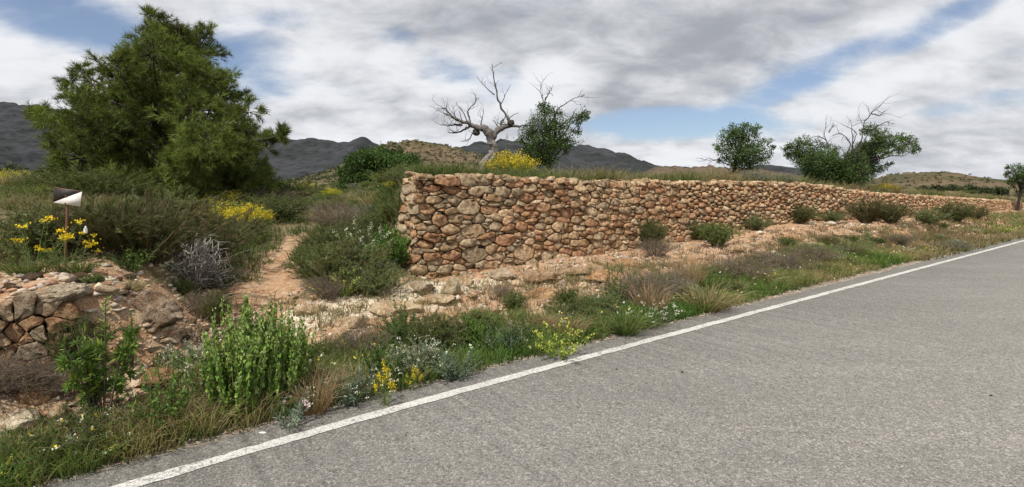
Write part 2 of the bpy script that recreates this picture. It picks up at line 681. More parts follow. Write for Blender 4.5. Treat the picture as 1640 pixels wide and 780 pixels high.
def asphalt_mat(paint=False):
    m, nt, out = new_mat('road_paint' if paint else 'asphalt')
    g = nt.nodes.new('ShaderNodeNewGeometry')
    pos = g.outputs['Position']
    big = noise_n(nt, pos, .5, 4, .6, .4)
    med = noise_n(nt, pos, 6, 5, .65)
    v = nt.nodes.new('ShaderNodeTexVoronoi')
    v.inputs['Scale'].default_value = 140
    v.inputs['Randomness'].default_value = 1
    nt.links.new(pos, v.inputs['Vector'])
    sx = nt.nodes.new('ShaderNodeSeparateColor')
    nt.links.new(v.outputs['Color'], sx.inputs[0])
    grain = sx.outputs[0]
    v2 = nt.nodes.new('ShaderNodeTexVoronoi')
    v2.inputs['Scale'].default_value = 62
    nt.links.new(pos, v2.inputs['Vector'])
    sx2 = nt.nodes.new('ShaderNodeSeparateColor')
    nt.links.new(v2.outputs['Color'], sx2.inputs[0])
    base = mixc(nt, ramp(nt, big, .3, .7), (.178, .169, .155), (.212, .202, .186))
    base = mixc(nt, ramp(nt, med, .35, .7, 0, .35), base, (.25, .23, .205))
    c = mixc(nt, ramp(nt, grain, .0, .45, .75, 0), base, (.085, .077, .068))
    c = mixc(nt, ramp(nt, grain, .72, 1.0, 0, .8), c, (.40, .375, .335))
    c = mixc(nt, ramp(nt, sx2.outputs[1], .8, 1.0, 0, .5), c, (.42, .39, .34))
    c = mixc(nt, ramp(nt, sx2.outputs[2], .86, 1.0, 0, .6), c, (.075, .068, .06))
    mpr = nt.nodes.new('ShaderNodeMapping')
    mpr.inputs['Rotation'].default_value = (0, 0, -math.atan2(UY, UX))
    mpr.inputs['Scale'].default_value = (.12, 1.0, 1)
    nt.links.new(pos, mpr.inputs[0])
    trk = noise_n(nt, mpr.outputs[0], 1.6, 4, .6, .3)
    c = mixc(nt, ramp(nt, trk, .38, .66, .15, 0), c, (.10, .092, .082))
    pat = noise_n(nt, pos, 2.2, 6, .7, .8)
    c = mixc(nt, ramp(nt, pat, .56, .72, 0, .12), c, (.11, .10, .09))
    h = math_n(nt, 'ADD', v.outputs['Distance'], math_n(nt, 'MULTIPLY', v2.outputs['Distance'], .5))
    if paint:
        wear = noise_n(nt, pos, 30, 5, .75)
        wear2 = noise_n(nt, pos, 2.5, 4, .6)
        wm = ramp(nt, math_n(nt, 'ADD', math_n(nt, 'MULTIPLY', wear, .8), math_n(nt, 'MULTIPLY', wear2, .35)), .41, .60)
        c = mixc(nt, math_n(nt, 'MULTIPLY', wm, ramp(nt, grain, 0, .4, .35, .95)), c, (.54, .525, .485))
    principled(nt, out, c, .88, bump_n(nt, h, .55, -.006), .3)
    return m


def hill_mat(name, c_rock, c_veg, c_pale, sc, dots):
    m, nt, out = new_mat(name)
    g = nt.nodes.new('ShaderNodeNewGeometry')
    pos = g.outputs['Position']
    a = noise_n(nt, pos, sc, 7, .65, .6)
    b = noise_n(nt, pos, sc * 7, 5, .7)
    d = noise_n(nt, pos, dots, 3, .6)
    c = mixc(nt, ramp(nt, a, .38, .62), c_veg, c_rock)
    c = mixc(nt, ramp(nt, b, .55, .75, 0, .6), c, c_pale)
    c = mixc(nt, ramp(nt, d, .46, .62, 0, .5), c, tuple(x * .42 for x in c_veg))
    nrm = nt.nodes.new('ShaderNodeSeparateXYZ')
    nt.links.new(g.outputs['Normal'], nrm.inputs[0])
    c = mixc(nt, ramp(nt, nrm.outputs[2], .45, .8, .65, 0), c, c_rock)
    principled(nt, out, c, .98, bump_n(nt, b, .35, .5 / sc * .03), .05)
    return m


MAT['ground'] = ground_mat()
MAT['asphalt'] = asphalt_mat()
MAT['paint'] = asphalt_mat(True)

# ------------------------------------------------------------------ ground sheet


def axis(segs):
    out = []
    for a, b, st in segs:
        out += list(np.arange(a, b, st))
    return out


def geo(a, b, n):
    return list(np.geomspace(a, b, n))


s_ax = [-x for x in reversed(geo(8, 4000, 60))] + axis([(-7.9, -4.2, .1), (-4.2, 6, .036), (6, 14, .06), (14, 30, .14), (30, 60, .35)]) + geo(60, 4500, 50)
d_ax = [-x for x in reversed(geo(6.5, 3000, 20))] + axis([(-6.3, 0, .9), (0, 5.3, .036), (5.3, 12, .16), (12, 30, .5)]) + geo(30, 4500, 90)
s_ax, d_ax = np.array(s_ax), np.array(d_ax)
SS, DD = np.meshgrid(s_ax, d_ax, indexing='ij')
GX, GY = xy_of(SS, DD)
GZ = ground(GX, GY)
ns, ndd = SS.shape
dp = DD - road_edge(SS)
pale = np.zeros_like(GZ)
for (s_, d_, rs_, rd_, k_) in ((-.6, 2.35, 1.5, .55, 1.0), (1.0, 3.0, 1.4, .4, .9), (4.6, 3.6, 2.0, .35, .15), (-2.0, 1.1, .8, .3, .7), (8, 3.0, 2.5, .4, .2), (2.5, 1.7, 1.2, .3, .3), (13, 2.4, 3, .5, .3)):
    pale += k_ * np.exp(-((SS - s_) / rs_) ** 2 - ((DD - d_) / rd_) ** 2)
# shoulder grit beside the asphalt
pale += .55 * smooth(.1, .2, dp) * (1 - smooth(.3, .5, dp))
greenm = np.zeros_like(GZ)
greenm += .75 * smooth(.3, .5, dp) * (1 - smooth(.8, 1.15, dp))
greenm += .6 * smooth(2.4, 3.4, DD) * smooth(.25, .45, np.abs(path_off(SS, DD)) + .12 * fbm(GX * 3, GY * 3, o=2) + .5 * smooth(4.6, 6.2, DD)) * (SS < S0 + .35 + (DD > 4.6) * 9) * (DD < 9)
greenm += .85 * smooth(5.5, 9, DD) * 1.0
greenm += .8 * smooth(S0 + .4, S0 + 1, SS) * smooth(wall_d(SS) + .4, wall_d(SS) + 1.0, DD) * (DD < 9)
greenm += .55 * (SS < -2.2) * smooth(2.3, 3.0, DD) * (DD < 9)
greenm += .45 * smooth(24, 34, SS) * smooth(.5, 1.2, dp) * (DD < 5)
greenm = np.where(dp < -6.5, .7, greenm)
pathm = np.exp(-((path_off(SS, DD) + .06 * fbm(GX * 2, GY * 2 + 3, o=2)) / .15) ** 2) * smooth(1.5, 2.1, DD) * (1 - smooth(6.4, 7.4, DD))
greenm *= 1 - np.clip(pathm * 1.5, 0, 1)
pale *= 1 - .8 * pathm
ii, jj = np.meshgrid(np.arange(ns - 1), np.arange(ndd - 1), indexing='ij')
v00 = ii * ndd + jj
gt = np.concatenate([np.stack([v00, v00 + ndd, v00 + ndd + 1], -1).reshape(-1, 3), np.stack([v00, v00 + ndd + 1, v00 + 1], -1).reshape(-1, 3)])
gv = np.stack([GX, GY, GZ], -1).reshape(-1, 3)
gme = raw_mesh('ground', gv, gt, np.ones((len(gv), 3)), MAT['ground'], True, {'grit': (smooth(.05, .2, dp) * (1 - smooth(.40, .75, dp + .1 * fbm(GX * 4, GY * 4, o=2)))).ravel(), 'pale': np.clip(pale, 0, 1.2).ravel(), 'green': np.clip(greenm, 0, 1).ravel()})
tag(link('ground', gme), 'stony orange ground rising from the road to the hills', kind='structure')


def strip_sheet(name, d_in, d_out, z, mat, jit, s_list, skirt=0.0):
    acc = Acc()
    s = np.array(s_list)
    e = road_edge(s)
    di = e + d_in + (0 if d_in < -3 else jit * .5 * fbm(s * 9, s * 0 + 4, o=3))
    do = e + d_out + jit * fbm(s * 5, s * 0 + 1.5, o=4, g=.7)
    rows = [di] + [di + (do - di) * k for k in (.5,)] + [do]
    if skirt:
        rows.append(do + .02)
    V = []
    for k, r in enumerate(rows):
        X, Y = xy_of(s, r)
        V.append(np.stack([X, Y, np.full_like(X, z if not (skirt and k == len(rows) - 1) else z - skirt)], -1))
    V = np.stack(V, 1)
    n, m = V.shape[:2]
    i, j = np.meshgrid(np.arange(n - 1), np.arange(m - 1), indexing='ij')
    a = i * m + j
    t = np.concatenate([np.stack([a, a + m, a + m + 1], -1).reshape(-1, 3), np.stack([a, a + m + 1, a + 1], -1).reshape(-1, 3)])
    acc.add(V.reshape(-1, 3), t, (1, 1, 1))
    return link(name, acc.mesh(name, mat))


s_road = axis([(-300, -20, 5), (-20, -5, .5), (-5, 12, .03), (12, 30, .1), (30, 60, .5), (60, 900, 8)])
tag(strip_sheet('road', -6.3, .29, 0.0, MAT['asphalt'], .07, s_road, .04), 'worn grey asphalt road crossing the foreground', kind='structure')
tag(strip_sheet('road_marking', -.055, .045, .004, MAT['paint'], .02, s_road), 'white painted edge line of the road', kind='structure')
tag(strip_sheet('road_marking', -6.0, -5.9, .004, MAT['paint'], .012, s_road), 'white edge line on the near side of the road', kind='structure')

# ------------------------------------------------------------------ mountains and hills


def ridge(name, pts, Yc, Yf, zf, mat, amp, nsc, label, cols=420, rows=90, back=.35, crest_n=.012, seed=0.0):
    """a hill range: crest heights along its length, foot in front, falling away behind"""
    px = np.linspace(pts[0][0], pts[-1][0], cols)
    py = np.interp(px, [p[0] for p in pts], [p[1] for p in pts])
    xx = (px - 820) / F * Yc
    H = EYE + (HZ - py) / F * Yc
    H = H + Yc * crest_n * .5 * fbm(xx * nsc * 6 + seed, xx * 0 + 3, o=4, g=.6) * np.clip((H - zf) / (Yc * .02), 0, 1)
    v = np.concatenate([np.linspace(0, 1, rows), 1 + np.linspace(0, 1, 14)[1:] * back])
    Xg, Vg = np.meshgrid(xx, v, indexing='ij')
    Hg = np.repeat(H[:, None], len(v), 1)
    Yg = Yf + (Yc - Yf) * Vg
    Xg = Xg * (1 + (Yg - Yc) / Yc * .35)
    prof = np.where(Vg <= 1, np.power(np.clip(Vg, 0, 1), 1.35), 1 - (Vg - 1) * 2.2)
    gl = 1 - np.abs(fbm(Xg * nsc + seed, Yg * nsc * .35 + seed, o=5, g=.55)) * 2.2
    det = (1 - np.abs(fbm(Xg * nsc * 3 + seed, Yg * nsc * 1.5, o=4))) - .6
    w = np.clip(Vg, 0, 1) * np.clip(1 - Vg, 0, 1) * 4
    zf = ground_base(Xg, Yg) - .6
    Z = zf + (Hg - zf) * prof + amp * (w * (gl - .55) + .15 * det * w ** .5) * np.clip((Hg - zf) / (np.max(H) - zf), 0, 1)
    Z = np.minimum(Z, zf + (Hg - zf) * np.maximum(Yg / Yc, .2) * 1.0)
    n, m = Z.shape
    i, j = np.meshgrid(np.arange(n - 1), np.arange(m - 1), indexing='ij')
    a = i * m + j
    t = np.concatenate([np.stack([a, a + m, a + m + 1], -1).reshape(-1, 3), np.stack([a, a + m + 1, a + 1], -1).reshape(-1, 3)])
    V = np.stack([Xg, Yg, Z], -1).reshape(-1, 3)
    o = link(name, raw_mesh(name, V, t, np.ones((len(V), 3)), mat, True))
    tag(o, label, kind='structure')
    return V.reshape(n, m, 3)


m_far = hill_mat('mountain_rock_cloud_shaded', (.046, .047, .052), (.028, .032, .031), (.062, .062, .066), .004, .03)  # rock and scrub colours darkened to stand in for the clouds' shadow
m_near = hill_mat('hill_rock', (.135, .098, .062), (.062, .062, .03), (.20, .15, .10), .02, .35)
m_brown = hill_mat('brown_hill', (.12, .088, .062), (.08, .066, .042), (.15, .11, .08), .01, .12)
ridge('mountain', [(-900, 190), (-500, 160), (-200, 158), (0, 165), (60, 171), (130, 178), (200, 188), (300, 200), (400, 208), (430, 215), (460, 221), (520, 224), (560, 226),
                   (583, 220), (610, 233), (640, 240), (700, 243), (740, 236), (760, 228), (800, 225), (850, 230), (900, 233), (930, 232), (960, 237), (985, 244), (1000, 245),
                   (1020, 256), (1050, 264), (1100, 268), (1140, 272), (1180, 272), (1230, 264), (1260, 266), (1300, 288), (1400, 306), (1500, 312)],
      2300, 1150, 24, m_far, 60, .0035, 'rocky mountain range along the horizon, coloured dark as if under cloud shadow', 620, 110)
NEARHILL = ridge('hill', [(380, 300), (470, 296), (520, 286), (560, 268), (590, 244), (612, 231), (650, 223), (690, 228), (740, 238), (790, 256), (850, 276), (930, 292), (1000, 300)],
                 380, 210, 5.5, m_near, 6, .03, 'brown rocky hill dotted with scrub behind the round bush', 260, 80, seed=4.0)
ridge('hill', [(980, 290), (1040, 272), (1060, 267), (1130, 265), (1200, 268), (1290, 282), (1380, 296)], 560, 400, 10, m_brown, 4, .02, 'low brown rise at the foot of the mountains', 160, 40, seed=9.0)
RIGHTHILL = ridge('hill', [(1330, 298), (1390, 290), (1420, 279), (1470, 274), (1510, 276), (1550, 287), (1620, 294), (1750, 288), (1950, 280), (2200, 296)], 420, 260, 7.0, m_near, 3, .03,
                  'low scrubby hill at the right end of the view', 200, 50, seed=14.0)

# scrub on the hillsides: too small and many to count
acc = Acc()
rs = np.random.RandomState(5)
for G, n in ((NEARHILL, 2600), (RIGHTHILL, 900)):
    i = rs.randint(2, G.shape[0] - 2, n)
    j = rs.randint(4, 80 if G is NEARHILL else 50, n)
    P = G[i, j] + rs.normal(size=(n, 3)) * [1.5, 1.5, 0]
    for k in range(9):
        leaf_set(acc, P + rs.normal(size=(n, 3)) * [.5, .5, .12], rs.normal(size=(n, 3)) * [1, 1, .5] + [0, 0, .6], rs.uniform(.5, 1.3, n), .9, pick_cols([(.035, .045, .018), (.06, .06, .025), (.05, .05, .03)], n, rs, .3), rs)
tag(link('hill_scrub', acc.mesh('hill_scrub', MAT['leaf'])), 'low dark scrub dotted over the hillsides', kind='stuff')

# ------------------------------------------------------------------ stones: power diagram laid on a wall face
STONE_COLS = np.array([(.48, .31, .20), (.50, .35, .235), (.52, .39, .27), (.50, .40, .285), (.47, .385, .28), (.44, .37, .28), (.56, .45, .325), (.43, .275, .185), (.44, .34, .24), (.60, .51, .39), (.50, .35, .23), (.42, .27, .18)])


def pack(w, hf0, hf1, radii, fixed=(), ax=2.0, rs=None, near=lambda t: True):
    """random packing of discs (in a space squeezed along the wall), big ones first"""
    cell = .35
    grid = {}
    sites = []

    def ok(x, y, r):
        gx, gy = int(x // cell), int(y // cell)
        for a in (gx - 1, gx, gx + 1):
            for b in (gy - 1, gy, gy + 1):
                for (qx, qy, qr) in grid.get((a, b), ()):
                    if (qx - x) ** 2 + (qy - y) ** 2 < ((r + qr) * .93) ** 2:
                        return False
        return True

    def put(x, y, r):
        grid.setdefault((int(x // cell), int(y // cell)), []).append((x, y, r))
        sites.append((x, y, r))
    for (t, z, r) in fixed:
        put(t / ax, z, r)
    for (r0, r1, tries, tmax) in radii:
        T = rs.uniform(w[0], min(w[1], tmax), tries)
        Zr = rs.uniform(0, 1, tries)
        R = rs.uniform(r0, r1, tries)
        z0, z1 = hf0(T), hf1(T)
        for t, u, r, a, b in zip(T, Zr, R, z0, z1):
            z = a + u * (b - a)
            if z > b - r * .6 or z < a:
                continue
            if ok(t / ax, z, r):
                put(t / ax, z, r)
    return sites


def cells(sites, ax=2.0, merge=.55):
    P = np.array([(a, b) for a, b, _ in sites])
    R = np.array([c for _, _, c in sites])
    order = np.argsort(P[:, 0])
    P, R = P[order], R[order]
    out = []
    n = len(P)
    xs = P[:, 0]
    for i in range(n):
        lo, hi = np.searchsorted(xs, xs[i] - .55), np.searchsorted(xs, xs[i] + .55)
        D = P[lo:hi] - P[i]
        dist = (D ** 2).sum(1)
        idx = np.argsort(dist)[1:22]
        px, py = P[i]
        rr = R[i] * 2.4
        poly = [(px + rr * math.cos(a), py + rr * math.sin(a)) for a in np.arange(10) / 10 * 2 * pi]
        for k in idx:
            qx, qy = P[lo + k]
            nx, ny = qx - px, qy - py
            c = (qx * qx + qy * qy - px * px - py * py + R[i] ** 2 - R[lo + k] ** 2) / 2
            new = []
            m = len(poly)
            for j in range(m):
                a, b = poly[j], poly[(j + 1) % m]
                fa, fb = nx * a[0] + ny * a[1] - c, nx * b[0] + ny * b[1] - c
                if fa <= 0:
                    new.append(a)
                if fa * fb < 0:
                    t = fa / (fa - fb)
                    new.append((a[0] + (b[0] - a[0]) * t, a[1] + (b[1] - a[1]) * t))
            poly = new
            if len(poly) < 3:
                break
        if len(poly) >= 3:
            out.append((px * ax, py, R[i], np.array(poly) * [ax, 1]))
    res = []
    for a, b, c, p in out:
        w = lambda x, y: np.stack([x + .05 * fbm(x * 3.5, y * 5 + 11, o=2), y + .045 * fbm(x * 3 + 50, y * 4, o=2)], -1)
        p = w(p[:, 0], p[:, 1])
        m = p.mean(0)
        res.append((m[0], m[1], c, p))
    # some neighbours become one long stone
    used, fin = set(), []
    area = lambda p: .5 * abs(np.dot(p[:, 0], np.roll(p[:, 1], -1)) - np.dot(p[:, 1], np.roll(p[:, 0], -1)))
    rr_ = np.random.RandomState(3)
    C = np.array([(a, b) for a, b, _, _ in res])
    for i, (a, b, c, p) in enumerate(res):
        if i in used:
            continue
        if c < .08 and rr_.rand() < merge:
            lo = max(0, i - 40)
            best = None
            for j in range(i + 1, min(len(res), i + 60)):
                if j in used or res[j][2] > .075:
                    continue
                dx, dy = C[j] - C[i]
                if abs(dx) < .34 and abs(dy) < .34:
                    hp = hull(np.concatenate([p, res[j][3]]))
                    k = area(hp) / (area(p) + area(res[j][3]))
                    k += abs(dy) * rr_.uniform(0, 3)
                    if k < 1.2 and (best is None or k < best[0]):
                        best = (k, j, hp)
            if best:
                used.add(best[1])
                m = best[2].mean(0)
                fin.append((m[0], m[1], math.sqrt(area(best[2]) / 5), best[2]))
                continue
        fin.append((a, b, c, p))
    return [f for i, f in enumerate(fin)]


def hull(P):
    P = sorted(map(tuple, P))
    def half(Q):
        h = []
        for q in Q:
            while len(h) > 1 and (h[-1][0] - h[-2][0]) * (q[1] - h[-2][1]) - (h[-1][1] - h[-2][1]) * (q[0] - h[-2][0]) <= 0:
                h.pop()
            h.append(q)
        return h
    return np.array(half(P)[:-1] + half(P[::-1])[:-1])


def stone_shape(cx, cz, poly, K, rings, rs, gap=.006, depth=.13):
    """a rounded, slightly tilted stone that fills its cell; returns (t, z, out) and triangles"""
    c = poly.mean(0)
    seg = np.concatenate([poly, poly[:1]])
    ln = np.r_[0, np.cumsum(np.linalg.norm(np.diff(seg, axis=0), axis=1))]
    u = (np.arange(K) + rs.uniform(0, 1)) / K * ln[-1] % ln[-1]
    u.sort()
    u2 = u.copy()
    for q in ln[:-1]:
        j = int(np.argmin(np.abs(u - q)))
        u2[j] = q
    u2.sort()
    b = np.stack([np.interp(u2, ln, seg[:, 0]), np.interp(u2, ln, seg[:, 1])], 1)
    for _ in range(1):
        b = .96 * b + .02 * np.roll(b, 1, 0) + .02 * np.roll(b, -1, 0)
    rad = np.linalg.norm(b - c, axis=1)
    size = rad.mean()
    b = c + (b - c) * (1.03 - gap / np.maximum(rad, .02))[:, None] * (1 + .05 * rs.normal(size=K))[:, None]
    prof = {4: [(.90, -1.0), (1.0, -.16), (.97, .5), (.83, .9), (.45, 1.0)], 3: [(.92, -1.0), (1.0, -.08), (.88, .8), (.5, 1.0)], 2: [(1.0, -.4), (.74, .9)]}[rings]
    bulge = np.clip(size * rs.uniform(.45, .85), .022, .085)
    facets = [(rs.normal(size=2) * rs.uniform(.5, 1.5), bulge * rs.uniform(.4, .9)) for _ in range(5)]
    back = depth
    off = rs.uniform(-.035, .022)
    tilt = rs.normal(size=2) * .22
    V, ph = [], rs.uniform(0, 6)
    cc = c + rs.normal(size=2) * size * .12
    for f, o in prof:
        cen = c if f > .95 else cc
        p = cen + (b - cen) * f
        out = (o * bulge if o > 0 else o * back)
        rel = p - c
        k = np.full(K, out + off) + (rel @ tilt if o > 0 else 0)
        if o > 0:
            k = k + size * .07 * rs.normal(size=K)
            p = p + size * .04 * rs.normal(size=(K, 2))
            for g, h0 in facets:
                k = np.maximum(np.minimum(k, off + h0 + rel @ g), off + .12 * bulge)
        V.append(np.column_stack([p, k]))
    V.append(np.array([[cc[0], cc[1], off + min([bulge] + [h0 + (cc - c) @ g for g, h0 in facets])]]))
    V = np.concatenate(V)
    T = []
    nr = len(prof)
    for r in range(nr - 1):
        for j in range(K):
            a, a2 = r * K + j, r * K + (j + 1) % K
            T += [(a, a2, a2 + K), (a, a2 + K, a + K)]
    last = (nr - 1) * K
    for j in range(K):
        T.append((last + j, last + (j + 1) % K, nr * K))
    return V, np.array(T)


def shade_stone(V, base, rs):
    base = np.asarray(base) * [1.10, 1.01, .88]
    k = 1 + .12 * rs.uniform(-1, 1, (len(V), 1))
    return np.clip(base * k, .02, .9)


# main wall: strip coordinate t, negative round the end face
CR = .14
END = .62


def wall_map(V):
    """(t, height, out) on the developed wall face -> world"""
    t, z, o = V[:, 0], V[:, 1], V[:, 2]
    s = S0 + np.maximum(t, 0)
    dwv = wall_d(s)
    # local frame
    a0 = CR * pi / 2
    th = np.clip((-t) / a0, 0, 1) * pi / 2
    bat = .10 * (z - .3)
    sc = S0 + CR
    cs = np.where(t >= 0, s + CR, np.where(-t < a0, sc - CR * np.sin(th), S0))
    base_d = np.where(t >= 0, wall_d(s), 3.70)
    cd = np.where(t >= 0, base_d, np.where(-t < a0, 3.70 + CR - CR * np.cos(th), 3.70 + CR + (-t - a0)))
    ns_, nd_ = np.where(t >= 0, 0, -np.sin(th)), np.where(t >= 0, -1, -np.cos(th))
    oo = o - bat
    sv, dv = cs + ns_ * oo, cd + nd_ * oo
    X, Y = xy_of(sv, dv)
    return np.stack([X, Y, z], -1)


rs = np.random.RandomState(21)


def px_to_t(x, y):
    """a stone seen at a pixel -> its place on the wall face"""
    k = (x - 820) / F
    best = None
    for t in np.linspace(0, 45, 1500):
        X, Y = xy_of(S0 + CR + t, float(wall_d(S0 + t)))
        e = abs(X / Y - k)
        if best is None or e < best[0]:
            best = (e, t, Y)
    return best[1], EYE + (HZ - y) / F * best[2], best[2]


fixed = []
for (x, y, r) in ((763, 407, 20), (761, 370, 18), (757, 331, 17), (840, 404, 18), (812, 384, 15), (708, 352, 13), (696, 380, 13), (686, 392, 12), (722, 396, 14), (690, 335, 12), (675, 318, 11), (700, 300, 10),
                  (875, 333, 13), (836, 336, 11), (735, 323, 10), (672, 293, 12), (925, 378, 11), (672, 432, 13), (690, 412, 12), (915, 341, 12), (735, 348, 12), (786, 335, 11), (857, 302, 12), (760, 292, 11), (713, 434, 12), (738, 430, 10), (787, 427, 10), (876, 411, 10)):
    t, z, Yw = px_to_t(x, y)
    fixed.append((t, z, r / F * Yw * .66))
hf0 = lambda t: wall_foot(S0 + np.maximum(t, 0)) - .05
hf1 = lambda t: wall_top(S0 + np.maximum(t, 0)) + .03 * vnoise(t * 3, t * 0 + 2) - .02
sites = pack((-END - .25, 50), hf0, hf1, [(.075, .10, 200, 9), (.065, .085, 1800, 50), (.048, .065, 9000, 50), (.034, .048, 26000, 50), (.022, .034, 30000, 16), (.028, .034, 20000, 50)], fixed, 2.0, rs)
cl = cells(sites)
wall = thing('dry_stone_wall', 'long dry stone terrace wall of orange and grey limestone running beside the road', 'stone wall')
stones = []
for (cx_, cz_, r_, poly) in cl:
    if cx_ < -END - .2 or len(poly) < 3:
        continue
    poly = poly.copy()
    poly[:, 1] = np.minimum(poly[:, 1], float(hf1(np.array([cx_]))[0]) + .045)
    if np.ptp(poly[:, 1]) < .02:
        continue
    p = wall_map(np.array([[cx_, cz_, 0]]))[0]
    wpx = r_ / max(p[1], 1) * F
    col = STONE_COLS[rs.randint(len(STONE_COLS))] * rs.uniform(.8, 1.2)
    if cx_ < 2.2 and rs.rand() < .35:
        col = np.array((.45, .39, .30)) * rs.uniform(.8, 1.2)
    near = p[1] < 13
    V, T = stone_shape(cx_, cz_, poly, 13 if wpx > 9 else (10 if near else 7), 4 if wpx > 9 else (3 if near else 2), rs, gap=.009 if near else .011)
    stones.append((wpx * (1 if p[0] / p[1] > -.98 else 0), wall_map(V), T, col))
# stones laid along the top
for row in range(2):
    t = -.5
    while t < 50:
        L = rs.uniform(.10, .30) if t < 16 else rs.uniform(.14, .36)
        Hh = rs.uniform(.05, .10)
        K = 10 if t < 10 else 7
        a = np.arange(K) / K * 2 * pi
        poly = np.stack([np.cos(a) * L * .5, np.sin(a) * Hh * .55], 1) * (1 + .14 * rs.normal(size=(K, 1)))
        V, T = stone_shape(0, 0, poly, K, 3, rs, gap=0, depth=.16)
        tilt = rs.normal() * .16
        V[:, 1] += V[:, 0] * tilt
        zt = float(hf1(np.array([t]))[0]) + Hh * .2 + rs.uniform(-.02, .03) + row * .02
        V = V + [t + L * .5, zt, -.02 - row * .17 + rs.uniform(-.03, .03)]
        p = wall_map(V[:1])[0]
        stones.append((L * .5 / max(p[1], 1) * F * .9 * (row == 0), wall_map(V), T, STONE_COLS[rs.choice([2, 3, 4, 5, 6, 8, 9])] * rs.uniform(.8, 1.2)))
        t += L * rs.uniform(.85, 1.05) if row == 0 else L * rs.uniform(.9, 1.6)
order = sorted(range(len(stones)), key=lambda i: -stones[i][0])
for q in order[:298]:
    _, V, T, col = stones[q]
    o = V.mean(0)
    me = raw_mesh('stone', V - o, T, shade_stone(V, col, rs), MAT['stone'], False)
    link('stone', me, wall, o)
acc = Acc()
for q in order[298:]:
    _, V, T, col = stones[q]
    acc.add(V, T, shade_stone(V, col, rs))
tag(link('small_stones', acc.mesh('small_stones', MAT['stone'], False), wall), 'smaller and farther stones of the wall', kind='stuff')
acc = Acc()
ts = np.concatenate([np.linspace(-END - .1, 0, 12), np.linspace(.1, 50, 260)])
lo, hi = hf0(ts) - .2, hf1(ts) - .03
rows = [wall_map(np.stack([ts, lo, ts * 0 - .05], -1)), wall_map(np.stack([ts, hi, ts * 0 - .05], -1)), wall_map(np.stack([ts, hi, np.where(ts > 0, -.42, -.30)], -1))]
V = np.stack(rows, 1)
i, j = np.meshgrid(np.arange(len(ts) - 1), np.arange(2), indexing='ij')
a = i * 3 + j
acc.add(V.reshape(-1, 3), np.concatenate([np.stack([a, a + 3, a + 4], -1).reshape(-1, 3), np.stack([a, a + 4, a + 1], -1).reshape(-1, 3)]), (.05, .035, .025))  # core colour darkened to deepen the shade in the gaps between stones
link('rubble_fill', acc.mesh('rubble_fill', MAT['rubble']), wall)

# small retaining wall at the left, holding up the higher ground
rs = np.random.RandomState(33)
SR0, SR1 = -4.7, -2.98
fr = []
for (x, y, r) in ((30, 520, 22), (18, 490, 15), (60, 548, 22), (12, 556, 14), (75, 520, 14), (100, 512, 18), (45, 485, 20), (100, 545, 18), (8, 590, 14), (120, 560, 14), (40, 575, 14), (70, 580, 14), (85, 483, 18), (115, 490, 12)):
    Yr = 3.62 + (x / 130) * .28
    X = (x - 820) / F * Yr
    s_, d_ = sd_of(X, Yr)
    fr.append((s_, EYE + (HZ - y) / F * Yr, r / F * Yr * .58))
g0 = lambda t: .30 + 0 * t
g1 = lambda t: .84 + 0 * t
st2 = cells(pack((SR0, SR1), g0, g1, [(.05, .065, 300, 9), (.04, .05, 900, 9), (.03, .045, 2000, 9)], fr, 1.15, rs), 1.15, 0)
rwall = thing('retaining_wall', 'low dry stone retaining wall in the bank at the left edge, half hidden by grey shrubs', 'stone wall')
for (cx_, cz_, r_, poly) in st2:
    V, T = stone_shape(cx_, cz_, poly, 14, 4, rs, gap=.005, depth=.2)
    dd = float(road_edge(cx_)) + 1.40 + (V[:, 1] - .3) * .12 - V[:, 2]
    X, Y = xy_of(V[:, 0], dd)
    W = np.stack([X, Y, V[:, 1]], -1)
    o = W.mean(0)
    col = np.array([(.42, .33, .24), (.46, .38, .29), (.40, .27, .18), (.36, .31, .25), (.40, .27, .18)][rs.randint(5)]) * rs.uniform(.85, 1.15)
    link('stone', raw_mesh('stone', W - o, T, shade_stone(W, col, rs), MAT['stone'], False), rwall, o)


# ------------------------------------------------------------------ loose rocks
def ico(sub):
    import bmesh
    bm = bmesh.new()
    bmesh.ops.create_icosphere(bm, subdivisions=sub, radius=1)
    v = np.array([x.co[:] for x in bm.verts])
    t = np.array([[q.index for q in f.verts] for f in bm.faces])
    bm.free()
    return v, t


ICO = {k: ico(k) for k in (1, 2, 3, 4, 5)}


def boulder(seed, size, sub=3, rough=.22, cuts=11, flat=.0, strata=0.0):
    rs_ = np.random.RandomState(seed)
    v, t = ICO[sub]
    v = v.copy()
    for _ in range(cuts):
        n = unit(rs_.normal(size=3) * [1, 1, 1.2])
        d = rs_.uniform(.48, .80)
        h = v @ n - d
        v = v - np.maximum(h, 0)[:, None] * n * .92
    f = fbm(v[:, 0] * 1.6 + seed, v[:, 1] * 1.6, v[:, 2] * 1.6, o=4 if sub > 2 else 2, g=.6)
    v = v * (1 + rough * f)[:, None]
    if sub >= 4:
        f2 = 1 - np.abs(fbm(v[:, 0] * 5 + seed, v[:, 1] * 5, v[:, 2] * (5 + strata * 8), o=3, g=.6)) * 2
        v = v * (1 - .09 * f2)[:, None]
    return v * np.asarray(size), t


